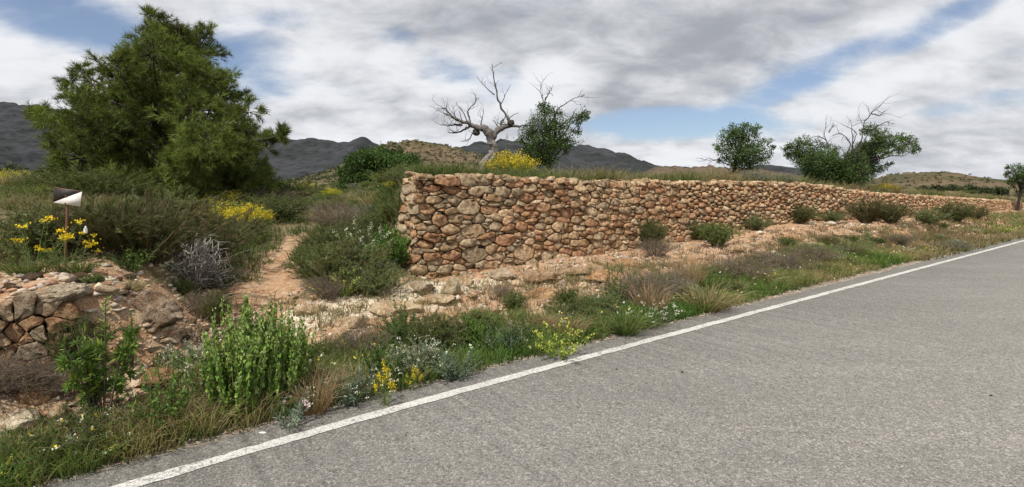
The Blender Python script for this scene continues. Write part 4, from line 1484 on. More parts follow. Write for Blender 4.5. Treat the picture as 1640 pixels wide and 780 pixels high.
# plants named one by one: (kind, x, y of foot, height, label, category, name, width)
PL = [
    # left edge and the sign
    ('brown_shrub', 236, 420, 128, 'big dark brown-olive shrub mass right of the metal sign', 'shrub', 'shrub', 1.15),
    ('brown_shrub', 172, 404, 96, 'dark shrub directly behind the metal sign post', 'shrub', 'shrub', 1.0),
    ('brown_shrub', 300, 432, 118, 'brown shrub sloping down to the dry grey bush', 'shrub', 'shrub', 1.1),
    ('dark_shrub2', 265, 418, 90, 'dark low shrub between the brown masses under the pine', 'shrub', 'shrub', 1.1),
    ('olive_shrub2', 22, 420, 108, 'olive grey shrub at the left edge behind the yellow flowers', 'shrub', 'shrub', 1.0),
    ('brown_shrub', 84, 402, 84, 'grey-brown shrub left of the sign post', 'shrub', 'shrub', 1.0),
    ('yellow_herb', 58, 438, 112, 'tall plant with yellow flower heads left of the sign post', 'flowering plant', 'flowering_plant', 1.0),
    ('yellow_herb', 108, 438, 80, 'yellow flowering plant right below the metal sign', 'flowering plant', 'flowering_plant', .9),
    ('green_tuft', 40, 440, 46, 'green grass clump under the yellow flowers at the left edge', 'grass clump', 'grass_clump', 1.3),
    ('green_tuft', 128, 438, 40, 'green grass clump below the yellow flowers beside the gravel', 'grass clump', 'grass_clump', 1.3),
    ('herb_green', 205, 432, 45, 'green herbs with tiny white flowers in front of the dark shrub', 'plant', 'plant', 1.4),
    ('tumbleweed', 312, 458, 90, 'dry pale grey tangled bush like a tumbleweed', 'dead bush', 'dead_bush', 1.15),
    ('olive_shrub', 290, 470, 30, 'low olive growth at the left foot of the dry grey bush', 'shrub', 'shrub', 1.3),
    ('dry_tuft2', 205, 468, 34, 'yellowish dry grass clump on the gravel left of the dry bush', 'grass clump', 'grass_clump', 1.5),
    ('dry_tuft2', 258, 492, 26, 'small olive grass clump on the gravel above the outcrop', 'grass clump', 'grass_clump', 1.5),
    ('olive_shrub', 147, 452, 22, 'tiny green tuft on top of the pale slab', 'shrub', 'shrub', 1.3),
    ('dark_shrub', 346, 520, 64, 'narrow dark green bush left of the footpath', 'shrub', 'shrub', .55),
    ('purple_shrub', 326, 512, 62, 'brownish twiggy bush beside the narrow dark green bush', 'shrub', 'shrub', .7),
    ('purple_shrub', 378, 448, 26, 'low twiggy bush on the left side of the footpath', 'shrub', 'shrub', 1.2),
    ('fresh_shrub', 375, 362, 44, 'young bright green bush in front of the pine', 'shrub', 'shrub', .9),
    ('broom', 394, 372, 54, 'small yellow flowering bush right of the pine foot', 'flowering bush', 'flowering_bush', 1.0),
    # lower left bank
    ('dark_shrub', 130, 592, 100, 'dark green shrub growing on the bank beside the stone slab', 'shrub', 'shrub', .75),
    ('sapling', 166, 702, 245, 'slender bright green sapling standing on the lower bank at the left', 'sapling', 'sapling', .8),
    ('sapling', 212, 590, 105, 'small light green sapling on the outcrop right of the taller one', 'sapling', 'sapling', .7),
    ('purple_shrub', 40, 628, 75, 'grey-purple twiggy shrub below the retaining wall', 'shrub', 'shrub', 1.1),
    ('purple_shrub', 108, 630, 66, 'grey twiggy shrub under the dark green shrub on the bank', 'shrub', 'shrub', 1.0),
    ('purple_shrub', -20, 640, 90, 'grey-purple shrub cut by the left edge', 'shrub', 'shrub', 1.1),
    ('herb_green', 268, 700, 150, 'dark green bushy plant between sapling and tall leafy plant', 'plant', 'plant', .8),
    ('herb_upright', 240, 712, 80, 'green upright plant right of the sapling foot', 'plant', 'plant', .9),
    ('herb_green', 120, 720, 60, 'green plant at the foot of the sapling', 'plant', 'plant', 1.0),
    ('herb_lime', 165, 742, 52, 'light green fern-like plant below the sapling', 'plant', 'plant', .8),
    ('herb_lime', 8, 775, 50, 'yellow-green flowering plant in the bottom left corner', 'plant', 'plant', 1.0),
    ('pale_shrub', 300, 592, 62, 'round pale green shrub left of the tall leafy plant', 'shrub', 'shrub', .85),
    ('horehound', 385, 668, 215, 'tall dense plant of many leafy stalks, left half of the big clump', 'plant', 'plant', .6),
    ('horehound', 444, 655, 195, 'tall dense plant of leafy stalks, right half of the big clump', 'plant', 'plant', .58),
    ('horehound2', 345, 640, 110, 'looser leafy stalks at the left side of the big clump', 'plant', 'plant', .9),
    ('horehound2', 420, 560, 60, 'leafy stalks behind the big clump below the path', 'plant', 'plant', 1.2),
    ('thistle', 462, 692, 75, 'silvery thistle at the right foot of the big leafy clump', 'plant', 'plant', .9),
    ('herb_bluegreen', 480, 668, 55, 'blue-green leafy herb right of the thistle', 'plant', 'plant', 1.0),
    ('dry_tuft', 505, 665, 95, 'tall straw-brown dry grass right of the big leafy clump', 'grass clump', 'grass_clump', .8),
    ('dry_tuft', 530, 640, 78, 'second clump of brown dry grass nearer the orange bank', 'grass clump', 'grass_clump', .8),
    # middle verge
    ('purple_shrub', 575, 575, 54, 'brown-green twiggy bush on the orange bank face', 'shrub', 'shrub', .8),
    ('herb_upright', 614, 622, 100, 'tall upright dark green weed in the middle of the verge', 'plant', 'plant', .8),
    ('herb_bluegreen', 560, 648, 60, 'grey-green herb left of the yellow flower spikes', 'plant', 'plant', 1.0),
    ('yellow_spike', 617, 655, 62, 'yellow flower spikes close to the road in the middle', 'flowering plant', 'flowering_plant', .75),
    ('yellow_spike', 662, 626, 34, 'small yellow flowered plant right of the flower spikes', 'flowering plant', 'flowering_plant', .9),
    ('dark_shrub', 702, 566, 58, 'round dark green shrub on the bank below the boulders', 'shrub', 'shrub', 1.0),
    ('dark_shrub2', 680, 560, 44, 'left lobe of the dark green shrub below the boulders', 'shrub', 'shrub', 1.0),
    ('fresh_shrub', 748, 562, 48, 'bright green leafy bush right of the round dark shrub', 'shrub', 'shrub', .8),
    ('pale_shrub', 672, 600, 60, 'pale grey-green herb under the round dark shrub', 'plant', 'plant', .9),
    ('herb_bluegreen', 730, 608, 50, 'blue-green herb beside the road under the bright green bush', 'plant', 'plant', 1.1),
    ('white_herb', 590, 640, 50, 'herb with small white flowers left of the yellow spikes', 'plant', 'plant', 1.0),
    ('olive_shrub', 822, 499, 30, 'small olive cushion on the pale slope under the slabs', 'shrub', 'shrub', .9),
    ('dry_tuft2', 768, 503, 18, 'tiny dry cushion on the pale ledge below the boulders', 'grass clump', 'grass_clump', 1.2),
    ('purple_shrub', 803, 476, 22, 'small grey-purple cushion below the overhanging slab', 'shrub', 'shrub', .9),
    ('olive_shrub', 908, 496, 34, 'small olive tuft on the orange slope', 'shrub', 'shrub', .7),
    ('herb_bluegreen', 808, 566, 50, 'dark leafy herb on the bank left of the lime green plant', 'plant', 'plant', .9),
    ('herb_upright', 838, 552, 40, 'small upright herb on the bank near the lime green plant', 'plant', 'plant', .9),
    ('herb_lime', 895, 572, 52, 'lime green branching plant at the road edge', 'plant', 'plant', 1.0),
    ('olive_shrub2', 958, 516, 46, 'grey-olive bush at the left of the verge thicket', 'shrub', 'shrub', 1.0),
    ('herb_upright', 986, 500, 78, 'tall dark leafy herb rising from the verge thicket', 'plant', 'plant', .6),
    ('purple_shrub', 1018, 496, 62, 'brown-purple twiggy bush in the verge thicket', 'shrub', 'shrub', .9),
    ('purple_shrub', 1065, 478, 50, 'second brown twiggy bush right in the verge thicket', 'shrub', 'shrub', 1.0),
    ('dry_tuft', 1040, 510, 64, 'fawn dry grass in front of the brown twiggy bush', 'grass clump', 'grass_clump', .9),
    ('green_tuft', 1000, 536, 46, 'green grass clump by the road left of the white flowers', 'grass clump', 'grass_clump', 1.1),
    ('white_herb', 1052, 523, 40, 'white flowered herb at the road edge', 'plant', 'plant', 1.1),
    ('dry_tuft', 1105, 468, 64, 'tall pale dry grass on the bank right of the twiggy bushes', 'grass clump', 'grass_clump', .7),
    ('dry_tuft2', 1130, 498, 56, 'yellow-green grass clump at the road edge by the pale dry grass', 'grass clump', 'grass_clump', 1.1),
    ('herb_bluegreen', 1094, 488, 44, 'small blue-green herb behind the roadside grass', 'plant', 'plant', .9),
    ('purple_shrub', 1180, 455, 50, 'brown bush on the lower bank right of the pale dry grass', 'shrub', 'shrub', 1.0),
    # along the wall to the right
    ('dark_shrub', 1043, 398, 56, 'dark shrub against the wall foot, first one right of the bare wall', 'shrub', 'shrub', .75),
    ('purple_shrub', 1050, 412, 40, 'grey-brown bush below the first dark shrub at the wall', 'shrub', 'shrub', 1.0),
    ('olive_shrub', 1148, 396, 48, 'olive shrub at the wall foot, second one along', 'shrub', 'shrub', 1.0),
    ('dark_shrub2', 1118, 384, 36, 'small dark shrub just left of the second olive shrub', 'shrub', 'shrub', 1.0),
    ('olive_shrub2', 1215, 370, 34, 'grey-green shrub at the wall, third along', 'shrub', 'shrub', .9),
    ('dark_shrub', 1280, 358, 36, 'dark spreading shrub before the wall, fourth along', 'shrub', 'shrub', 1.2),
    ('olive_shrub2', 1330, 357, 26, 'low grey shrub right of the fourth dark shrub', 'shrub', 'shrub', 1.2),
    ('brown_shrub', 1392, 358, 46, 'large dark olive bush covering the wall foot under the leafy tree', 'shrub', 'shrub', 1.0),
    ('brown_shrub', 1428, 357, 38, 'right lobe of the large dark olive bush under the tree', 'shrub', 'shrub', 1.1),
    ('olive_shrub2', 1490, 360, 34, 'grey-green shrub left of the last dark bush by the wall', 'shrub', 'shrub', 1.1),
    ('dark_shrub', 1527, 356, 38, 'last dark bush by the wall before it runs out of view', 'shrub', 'shrub', 1.1),
    ('brown_shrub', 1556, 352, 28, 'low brown bush right of the last dark bush', 'shrub', 'shrub', 1.1),
    ('esparto', 1358, 412, 48, 'straw coloured tussock with a dark heart on the right bank', 'grass clump', 'grass_clump', .8),
    ('esparto', 1325, 392, 30, 'small tussock above the straw coloured one on the right bank', 'grass clump', 'grass_clump', .9),
    ('purple_shrub', 1245, 440, 44, 'dull brown bush on the lower right bank', 'shrub', 'shrub', 1.1),
    ('purple_shrub', 1300, 424, 34, 'faded brown bush left of the straw coloured tussock', 'shrub', 'shrub', 1.1),
    ('dry_tuft2', 1210, 462, 40, 'dry grass clump by the road at the start of the right bank', 'grass clump', 'grass_clump', 1.2),
    ('olive_shrub', 1262, 398, 24, 'little green cushion in the middle of the right bank', 'shrub', 'shrub', 1.0),
    ('grey_shrub', 1530, 402, 26, 'silvery cushion shrub at the road edge far right', 'shrub', 'shrub', 1.2),
    ('herb_lime', 1606, 376, 14, 'bright green plant by the road near the right edge', 'plant', 'plant', 1.5),
    ('purple_shrub', 1440, 392, 24, 'reddish brown bush on the right bank near the road', 'shrub', 'shrub', 1.4),
    # between path and wall
    ('dark_shrub2', 540, 408, 66, 'dark green shrub left of the wall, tallest of its group', 'shrub', 'shrub', .95),
    ('horehound2', 592, 428, 78, 'leafy pale green plant beside the wall end', 'plant', 'plant', .9),
    ('fresh_shrub', 622, 436, 66, 'green bush touching the end of the wall', 'shrub', 'shrub', .7),
    ('dark_shrub', 560, 470, 78, 'broad dark shrub in front of the group left of the wall', 'shrub', 'shrub', 1.0),
    ('olive_shrub', 520, 440, 64, 'olive bush at the path side of the group left of the wall', 'shrub', 'shrub', 1.0),
    ('olive_shrub2', 592, 474, 54, 'grey-olive bush in front near the wall corner', 'shrub', 'shrub', 1.0),
    ('purple_shrub', 528, 478, 50, 'brown twiggy bush beside the path left of the wall', 'shrub', 'shrub', 1.0),
    ('herb_lime', 548, 480, 40, 'low plant with a few yellow flowers by the path', 'plant', 'plant', .9),
    ('olive_shrub', 492, 428, 46, 'brownish bush close to the right side of the path', 'shrub', 'shrub', 1.0),
    ('grey_shrub', 595, 352, 40, 'grey-green upright bush behind, left of the wall', 'shrub', 'shrub', 1.0),
    ('purple_shrub', 530, 352, 44, 'grey bare twiggy bush in the field left of the wall', 'shrub', 'shrub', 1.0),
    ('olive_shrub', 630, 350, 36, 'green bush behind the wall end', 'shrub', 'shrub', 1.0),
]
for (k, x, y, h, lab, cat, nm, w) in PL:
    h *= 1.3 if 540 < x < 1320 and y > 420 else 1.0
    plant(k, x, y, h, lab, cat, nm, w)
# named plants that stand farther off (given by their distance)
for (k, x, Y, h, lab, cat, nm, w) in [
    ('broom', 818, 12.6, 62, 'large yellow flowering broom between the dead tree and the leafy almond', 'flowering bush', 'flowering_bush', .95),
    ('broom', 622, 22, 26, 'yellow flowering broom at the right foot of the round dark bush', 'flowering bush', 'flowering_bush', 1.1),
    ('broom2', 445, 24, 20, 'yellow-green broom just right of the pine', 'flowering bush', 'flowering_bush', 1.0),
    ('broom2', 530, 22, 22, 'broom with pale yellow flowers left of the round dark bush', 'flowering bush', 'flowering_bush', 1.0),
    ('broom', 1417, 24, 24, 'yellow broom right of the leafy tree behind the wall', 'flowering bush', 'flowering_bush', 1.0),
    ('broom2', 1160, 16.5, 22, 'yellow-green bush on the terrace under the middle tree', 'flowering bush', 'flowering_bush', 1.3),
    ('grey_shrub', 1205, 16.5, 34, 'grey-green shrub on the terrace right of the yellow-green bush', 'shrub', 'shrub', 1.2),
    ('grey_shrub', 1252, 17.5, 28, 'second grey-green shrub on the terrace before the leafy tree', 'shrub', 'shrub', 1.2),
]:
    plant(k, x, 0, h, lab, cat, nm, w, Y=Y)

# scattered scrub of the field, alike and countable
rs = np.random.RandomState(61)
def where_field(X, Y):
    px = 820 + X / Y * F
    a = ('near the left edge of the view' if px < 60 else 'behind the metal sign' if px < 170 else 'below the pine' if px < 300 else 'right of the pine foot' if px < 440 else
         'in line with the footpath' if px < 500 else 'left of the round carob bush' if px < 560 else 'before the round carob bush' if px < 640 else 'close behind the wall end')
    b = 'close by' if Y < 9 else 'not far' if Y < 14 else 'farther off' if Y < 24 else 'far back'
    return a + ', ' + b.replace(' in the field', '')


def size_word(hm):
    return 'low' if hm < .4 else 'medium' if hm < .65 else 'tall'


cnt = 0
kinds = ['olive_shrub', 'olive_shrub2', 'grey_shrub', 'purple_shrub', 'dark_shrub2', 'broom2', 'dry_tuft2', 'olive_shrub', 'esparto', 'olive_shrub2', 'green_tuft']
labs = {'olive_shrub': 'small olive scrub bush in the field left of the wall', 'olive_shrub2': 'grey-olive scrub bush in the field left of the wall', 'grey_shrub': 'silver-grey scrub bush in the field left of the wall',
        'purple_shrub': 'bare brownish twiggy bush in the field left of the wall', 'dark_shrub2': 'dark green scrub bush in the field left of the wall', 'broom2': 'yellow-green broom in the field left of the wall',
        'dry_tuft2': 'dry straw grass clump in the field left of the wall', 'esparto': 'esparto tussock in the field left of the wall', 'pale_shrub': 'pale green scrub bush in the field left of the wall', 'green_tuft': 'green grass clump in the field left of the wall'}
while cnt < 290:
    Y = 6.5 * (45 / 6.5) ** (rs.rand() ** 1.15)
    X = Y * rs.uniform(-1.0, -.19)
    s_, d_ = sd_of(X, Y)
    if d_ < 3.4 or (s_ > S0 - .3 and d_ < 4.6) or (-.5 < path_off(s_, d_) < .5 and d_ < 6.6) or (X / Y < -.55 and Y < 10):
        continue
    k = kinds[rs.randint(len(kinds))]
    hm = rs.uniform(.3, .75) * (1 + Y / 60) * (.75 if (X / Y > -.38 and Y > 9) else 1) * (.62 if Y > 16 else .85 if Y > 11 else 1) * (.7 if Y < 10 else 1)
    place(k, (X, Y, gz(X, Y)), hm, size_word(hm) + ' ' + labs[k].split(' in the')[0].replace('small ', '') + ' ' + where_field(X, Y), 'grass clump' if k in ('dry_tuft2', 'esparto', 'green_tuft') else 'shrub', 'scrub clumps in the field left of the wall: ' + labs[k].split(' in ')[0],
          'grass_clump' if k in ('dry_tuft2', 'esparto', 'green_tuft') else 'shrub', rs.uniform(1, 1.6))
    cnt += 1
cnt = 0
while cnt < 110:
    Y = 24 * (150 / 24) ** rs.rand()
    X = Y * rs.uniform(.3, 1.02)
    s_, d_ = sd_of(X, Y)
    if d_ < wall_d(s_) + 1.5:
        continue
    k = ['olive_shrub', 'grey_shrub', 'purple_shrub', 'dark_shrub2', 'esparto', 'dry_tuft2'][rs.randint(6)]
    place(k, (X, Y, gz(X, Y)), rs.uniform(.3, .65) * (1 + Y / 100), labs[k].replace('left of the wall', 'beyond the far end of the wall'), 'grass clump' if k in ('dry_tuft2', 'esparto') else 'shrub',
          'scrub beyond the far end of the wall: ' + labs[k].split(' in ')[0], 'grass_clump' if k in ('dry_tuft2', 'esparto') else 'shrub', rs.uniform(1.1, 1.9))
    cnt += 1

VG = [('herb_green', 'broad leafy green weed in the roadside verge', .9), ('herb_bluegreen', 'blue-green leafy weed in the roadside verge', .7), ('olive_shrub', 'small olive bushy weed in the roadside verge', .8),
      ('green_tuft', 'clump of taller green grass in the roadside verge', 1.0), ('white_herb', 'fine weed with tiny white flowers in the roadside verge', .8), ('dry_tuft', 'clump of dry brown grass in the roadside verge', 1.0),
      ('herb_upright', 'upright narrow-leaved weed in the roadside verge', 1.2), ('pale_shrub', 'pale grey-green weed in the roadside verge', .7), ('dark_shrub2', 'low dark green bush in the roadside verge', .8)]
for q in range(210):
    s_ = -3.3 + 26 * rs.rand() ** 1.3
    d_ = rs.uniform(.5, 1.3) * np.interp(s_, [2, 6, 12, 20], [1, 1.4, 1.6, 1.9])
    X, Y = xy_of(s_, d_ + float(road_edge(s_)))
    if abs(X / Y) > 1.02 or Y < 2.7 or (s_ < -2.5 and d_ > .75):
        continue
    key, lab, hk = VG[rs.randint(len(VG))]
    place(key, (X, Y, gz(X, Y)), rs.uniform(.18, .38) * hk * (1.15 if s_ < 5 else 1), lab, 'grass clump' if 'tuft' in key else 'plant', 'weeds of the roadside verge: ' + lab.split(' in the')[0], 'grass_clump' if 'tuft' in key else 'weed', rs.uniform(.9, 1.3))['label'] = lab + (' below the retaining wall' if s_ < -2.6 else ' by the tall leafy clump' if s_ < -1.2 else ' near the yellow spikes' if s_ < .5 else ' below the boulders' if s_ < 2.5 else ' near the lime plant' if s_ < 5 else ' at the thicket' if s_ < 9 else ' along the right bank')

# ------------------------------------------------------------------ grass that nobody could count
def grass_field(name, label, pts_sd, hrange, cols0, cols1, blades=14, w=.006, spread=.55, bend=.35, seed=0, flowers=None):
    rs_ = np.random.RandomState(seed)
    s_, d_ = pts_sd
    X, Y = xy_of(s_, d_ + road_edge(s_))
    k = (np.abs(X / np.maximum(Y, .1)) < 1.08) & (Y > 2.2)
    X, Y = X[k], Y[k]
    Z = ground(X, Y)
    n = len(X)
    acc = Acc()
    hh = rs_.uniform(hrange[0], hrange[1], n) * (1 + .6 * fbm(X * .8, Y * .8 + 7, o=2))
    tintsel = np.clip(.30 + .05 * np.clip(X + 1.5, 0, 8) + .9 * fbm(X * .6 + 30, Y * .6, o=3) + rs_.normal(size=n) * .2, 0, .999)
    idx = (tintsel * len(cols1)).astype(int)
    C0, C1 = np.asarray(cols0)[idx % len(cols0)], np.asarray(cols1)[idx]
    for b in range(blades):
        a = rs_.uniform(0, 2 * pi, n)
        q = rs_.rand(n)
        P = np.stack([X + np.cos(a) * .05 * q * (1 + Y / 15), Y + np.sin(a) * .05 * q * (1 + Y / 15), Z - .005], -1)
        dr = np.stack([np.cos(a) * spread * q, np.sin(a) * spread * q, np.ones(n)], -1) + rs_.normal(size=(n, 3)) * .12
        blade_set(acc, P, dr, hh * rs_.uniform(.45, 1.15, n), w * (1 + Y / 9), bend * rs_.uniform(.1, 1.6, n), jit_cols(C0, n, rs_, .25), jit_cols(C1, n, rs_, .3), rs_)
    if flowers:
        m = rs_.rand(n) < flowers[0]
        Pf = np.stack([X, Y, Z + hh * .9], -1)[m]
        for _ in range(5):
            leaf_set(acc, Pf + rs_.normal(size=Pf.shape) * .006, rs_.normal(size=Pf.shape) + [0, 0, .4], .018, .016, pick_cols(flowers[1], len(Pf), rs_, .1), rs_)
    tag(link(name, acc.mesh(name, MAT['grass'])), label, kind='stuff')


rs = np.random.RandomState(71)
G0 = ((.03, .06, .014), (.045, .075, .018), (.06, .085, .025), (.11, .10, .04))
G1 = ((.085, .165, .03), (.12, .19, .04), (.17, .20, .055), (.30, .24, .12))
DR1 = ((.2, .19, .08), (.26, .21, .11), (.31, .23, .14), (.26, .16, .11))
n = 6500
s_ = np.concatenate([rs.uniform(-3.6, 4, n // 2), rs.uniform(3, 14, n - n // 2)])
d_ = np.clip(rs.beta(1.5, 2.0, n) * 1.1 + .29, .29, 1.45) * np.interp(s_, [-3, 2, 5, 8, 14], [1, 1, 1.3, 1.5, 1.6])
d_ = np.where(s_ < -2.5, .31 + (d_ - .31) * .55, d_)
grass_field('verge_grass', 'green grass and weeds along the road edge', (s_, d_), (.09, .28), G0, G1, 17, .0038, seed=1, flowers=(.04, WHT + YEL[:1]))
n = 3600
s_ = rs.uniform(12, 60, n)
d_ = rs.uniform(.25, 3.6, n) ** 1.0
d_ = np.where(s_ < 26, .25 + (d_ - .25) * .5, d_)
grass_field('verge_grass', 'grass along the road edge far to the right', (s_, d_), (.12, .30), G0, G1[1:] + DR1[1:], 9, .006, seed=2)
n = 3000
sq = rs.uniform(-2.5, 26, n)
grass_field('dry_grass', 'thin dry grass on the stony bank', (sq, rs.uniform(.9, 2.6, n) + 1.2 * rs.rand(n) * (rs.rand(n) < .45)), (.08, .26), ((.16, .12, .06), (.1, .09, .04)), DR1, 10, .004, seed=3)
n = 7000
s_ = S0 + .5 + 48 * rs.rand(n) ** 1.5
grass_field('terrace_grass', 'grass growing on the terrace behind the wall top', (s_, wall_d(s_) + .42 + 3.5 * rs.rand(n) ** 1.4), (.25, .62), G0, ((.12, .15, .045), (.16, .17, .06), (.24, .2, .11), (.3, .23, .14)), 9, .005, seed=4)
n = 13000
Yf = 4.2 * (60 / 4.2) ** rs.rand(n)
Xf = Yf * rs.uniform(-1.06, -.17, n)
s_, d_ = sd_of(Xf, Yf)
k = (d_ > 2.4) & ~((s_ > S0 - .1) & (d_ < 4.6)) & ~((np.abs(path_off(s_, d_)) < .13) & (d_ < 6.6)) & ((fbm(Xf * .7, Yf * .7, o=3) > -.18) | (d_ > 8)) & ~((s_ > -2.4) & (d_ < 3.6)) & ~((s_ < -2.3) & (d_ < 2.75) & (rs.rand(n) < .8))
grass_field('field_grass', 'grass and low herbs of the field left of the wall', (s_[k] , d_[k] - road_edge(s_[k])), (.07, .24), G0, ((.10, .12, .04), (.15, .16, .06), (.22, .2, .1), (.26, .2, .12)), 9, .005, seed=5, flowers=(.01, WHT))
n = 12000
Yf = 8 * (34 / 8) ** (rs.rand(n) ** .8)
Xf = Yf * rs.uniform(-1.0, -.14, n)
s_, d_ = sd_of(Xf, Yf)
k = (d_ > 4.2) & ~((np.abs(path_off(s_, d_)) < .2) & (d_ < 6.6)) & ~((s_ > S0) & (d_ < wall_d(s_) + .5)) & (fbm(Xf * .5, Yf * .5 + 8, o=3) > -.3)
grass_field('field_grass', 'tall dry and green grass between the shrubs of the field', (s_[k], d_[k] - road_edge(s_[k])), (.10, .30), G0, ((.11, .13, .045), (.17, .17, .07), (.24, .21, .11), (.27, .21, .13)), 8, .005, seed=15)
n = 3000
Yf = 22 * (140 / 22) ** rs.rand(n)
Xf = Yf * rs.uniform(.3, 1.06, n)
s_, d_ = sd_of(Xf, Yf)
k = d_ > wall_d(s_) + .4
grass_field('field_grass', 'dry grass of the fields beyond the far end of the wall', (s_[k], d_[k]), (.2, .5), G0, DR1 + ((.14, .15, .05),), 7, .006, seed=6)


# ------------------------------------------------------------------ trees
def branch_tree(acc, p, d, L, r, depth, rs_, col, gnarl=.35, k=6, split=(2, 3), tips=None, shrink=.68, up=.1):
    """recursive bare branching"""
    n = 5
    pts = [np.array(p, float)]
    dd = unit(np.array(d, float))
    for i in range(n):
        dd = unit(dd + rs_.normal(size=3) * gnarl * .35 + [0, 0, up * .15])
        pts.append(pts[-1] + dd * L / n)
    pts = np.array(pts)
    tube(acc, pts, np.linspace(r, r * .62, n + 1), jit_cols(col, 1, rs_, .12)[0], k)
    if tips is not None and depth <= 1:
        tips.append((pts[-1], dd))
    if depth <= 0:
        return
    m = rs_.randint(split[0], split[1] + 1)
    for q in range(m):
        i = n if q == 0 else rs_.randint(2, n + 1)
        nd_ = unit(dd + rs_.normal(size=3) * .75 + [0, 0, up])
        branch_tree(acc, pts[i], nd_, L * shrink * rs_.uniform(.7, 1.15), r * .58 * rs_.uniform(.8, 1.05), depth - 1, rs_, col, gnarl, max(3, k - 1), split, tips, shrink, up)


def crown_tree(name, label, cat, Y, foot, trunk_px, blobs, leaf, cols, seed, bark=(.05, .04, .033), r0=.10, dens=1.0, kind='leaf', thick=.8, per=26, limb_r=.03, twigs_vis=True, mat='leaf', blobk=1.0, core=True, group=None):
    """a tree: trunk through points seen at distance Y, limbs to every mass of the crown, each mass made of many small clumps of leaves.
    blobs: (x, y, radius) in photograph pixels at distance Y; they are spread in depth through the crown's real thickness"""
    rs_ = np.random.RandomState(seed)
    P0 = on_ground(foot, Y)
    rt = thing(name, label, cat, P0, group)
    Tr, Le = Acc(), Acc()
    P0 = np.array(P0)
    sc = Y / F
    tp = np.array([np.array(at(x, y, Y)) - P0 for x, y in trunk_px])
    tp[0] = [tp[0][0], 0, -.1]
    tp[:, 1] += rs_.normal(size=len(tp)) * .08
    tt = np.linspace(0, len(tp) - 1, 4 * len(tp))
    trunk = np.stack([np.interp(tt, np.arange(len(tp)), tp[:, k]) for k in range(3)], -1)
    trunk[1:-1] = (trunk[:-2] + trunk[1:-1] * 2 + trunk[2:]) / 4
    rr = np.linspace(r0, r0 * .3, len(trunk))
    rr[0] *= 1.4
    tube(Tr, trunk, rr, bark, 8)
    xs = np.array([b[0] for b in blobs])
    xc, hw = (xs.min() + xs.max()) / 2, max((xs.max() - xs.min()) / 2, 1)
    for (bx, by, br) in blobs:
        br = br * (.84 if kind == 'pine' else 1.0)
        edge = math.sqrt(max(0, 1 - ((bx - xc) / hw) ** 2 * .9))
        blobtone = rs_.uniform(.72, 1.25)
        for rep in range(2 if br > 30 * blobk or kind == 'bush' else 1):
            dep = rs_.uniform(-1, 1) * hw * sc * thick * (edge * .9 + .12)
            C = np.array(at(bx, by, Y + dep)) - P0
            C[2] = (EYE + (HZ - by) / F * (Y + dep * .8)) - P0[2]
            R = br * sc
            # limb from the trunk
            zt = np.clip(C[2] * .55 - .1, trunk[0, 2] + .05, trunk[-1, 2])
            i = int(np.argmin(np.abs(trunk[:, 2] - zt)))
            S = trunk[i]
            mid = (S + C) / 2 + np.array([0, 0, .12 * np.linalg.norm(C - S)]) * rs_.uniform(-.8, .6) + rs_.normal(size=3) * .05
            pts = curve3(S, mid, C, 7)
            pts[1:-1] += rs_.normal(size=(5, 3)) * .025 * np.linalg.norm(C - S)
            tube(Tr, pts, np.linspace(min(limb_r, rr[i] * .8), limb_r * .25, 7), jit_cols(bark, 1, rs_, .15)[0], 5)
            # clumps
            m = max(5, int(per * dens * (br / 35.0) ** 2 / (blobk ** 2)) + 4)
            q = unit(rs_.normal(size=(m, 3))) * (rs_.uniform(.25, 1.08, (m, 1)) ** .6) * R
            q[:, 2] *= .85
            for c in q:
                cc = C + c
                st = C + c * .15
                if twigs_vis:
                    tube(Tr, curve3(st, (st + cc) / 2 + rs_.normal(size=3) * .05 * R, cc, 4), np.linspace(limb_r * .28, limb_r * .1, 4), jit_cols(bark, 1, rs_, .2)[0], 3)
                od = unit(c + np.array([0, 0, .3 * R]))
                if kind == 'pine':
                    nt_ = 7
                    tb = np.array([cc + rs_.normal(size=3) * R * .16 for _ in range(nt_)])
                    shade = rs_.uniform(.6, 1.35)
                    td = unit(od + rs_.normal(size=(nt_, 3)) * .55)
                    nn = 26
                    u = rs_.uniform(0, .14, (nt_, nn, 1))
                    P = tb[:, None] + td[:, None] * u
                    D = unit(rs_.normal(size=(nt_, nn, 3))) * .8 + td[:, None] * .9
                    needle_set(Le, P.reshape(-1, 3), D.reshape(-1, 3), rs_.uniform(.09, .15, nt_ * nn) * leaf[0], leaf[1], pick_cols(cols, nt_ * nn, rs_, .25) * shade * blobtone, rs_)
                else:
                    nn = int(16 * rs_.uniform(.7, 1.3))
                    P = cc + rs_.normal(size=(nn, 3)) * R * .17
                    leaf_set(Le, P, rs_.normal(size=(nn, 3)) + od * .5 + [0, 0, -.15], leaf[0] * rs_.uniform(.6, 1.2, nn), leaf[1], pick_cols(cols, nn, rs_, .3) * rs_.uniform(.75, 1.2) * blobtone, rs_)
    link('trunk', Tr.mesh('trunk', MAT['bark'], True), rt)
    link('crown', Le.mesh('crown', MAT[mat]), rt)
    return rt, P0


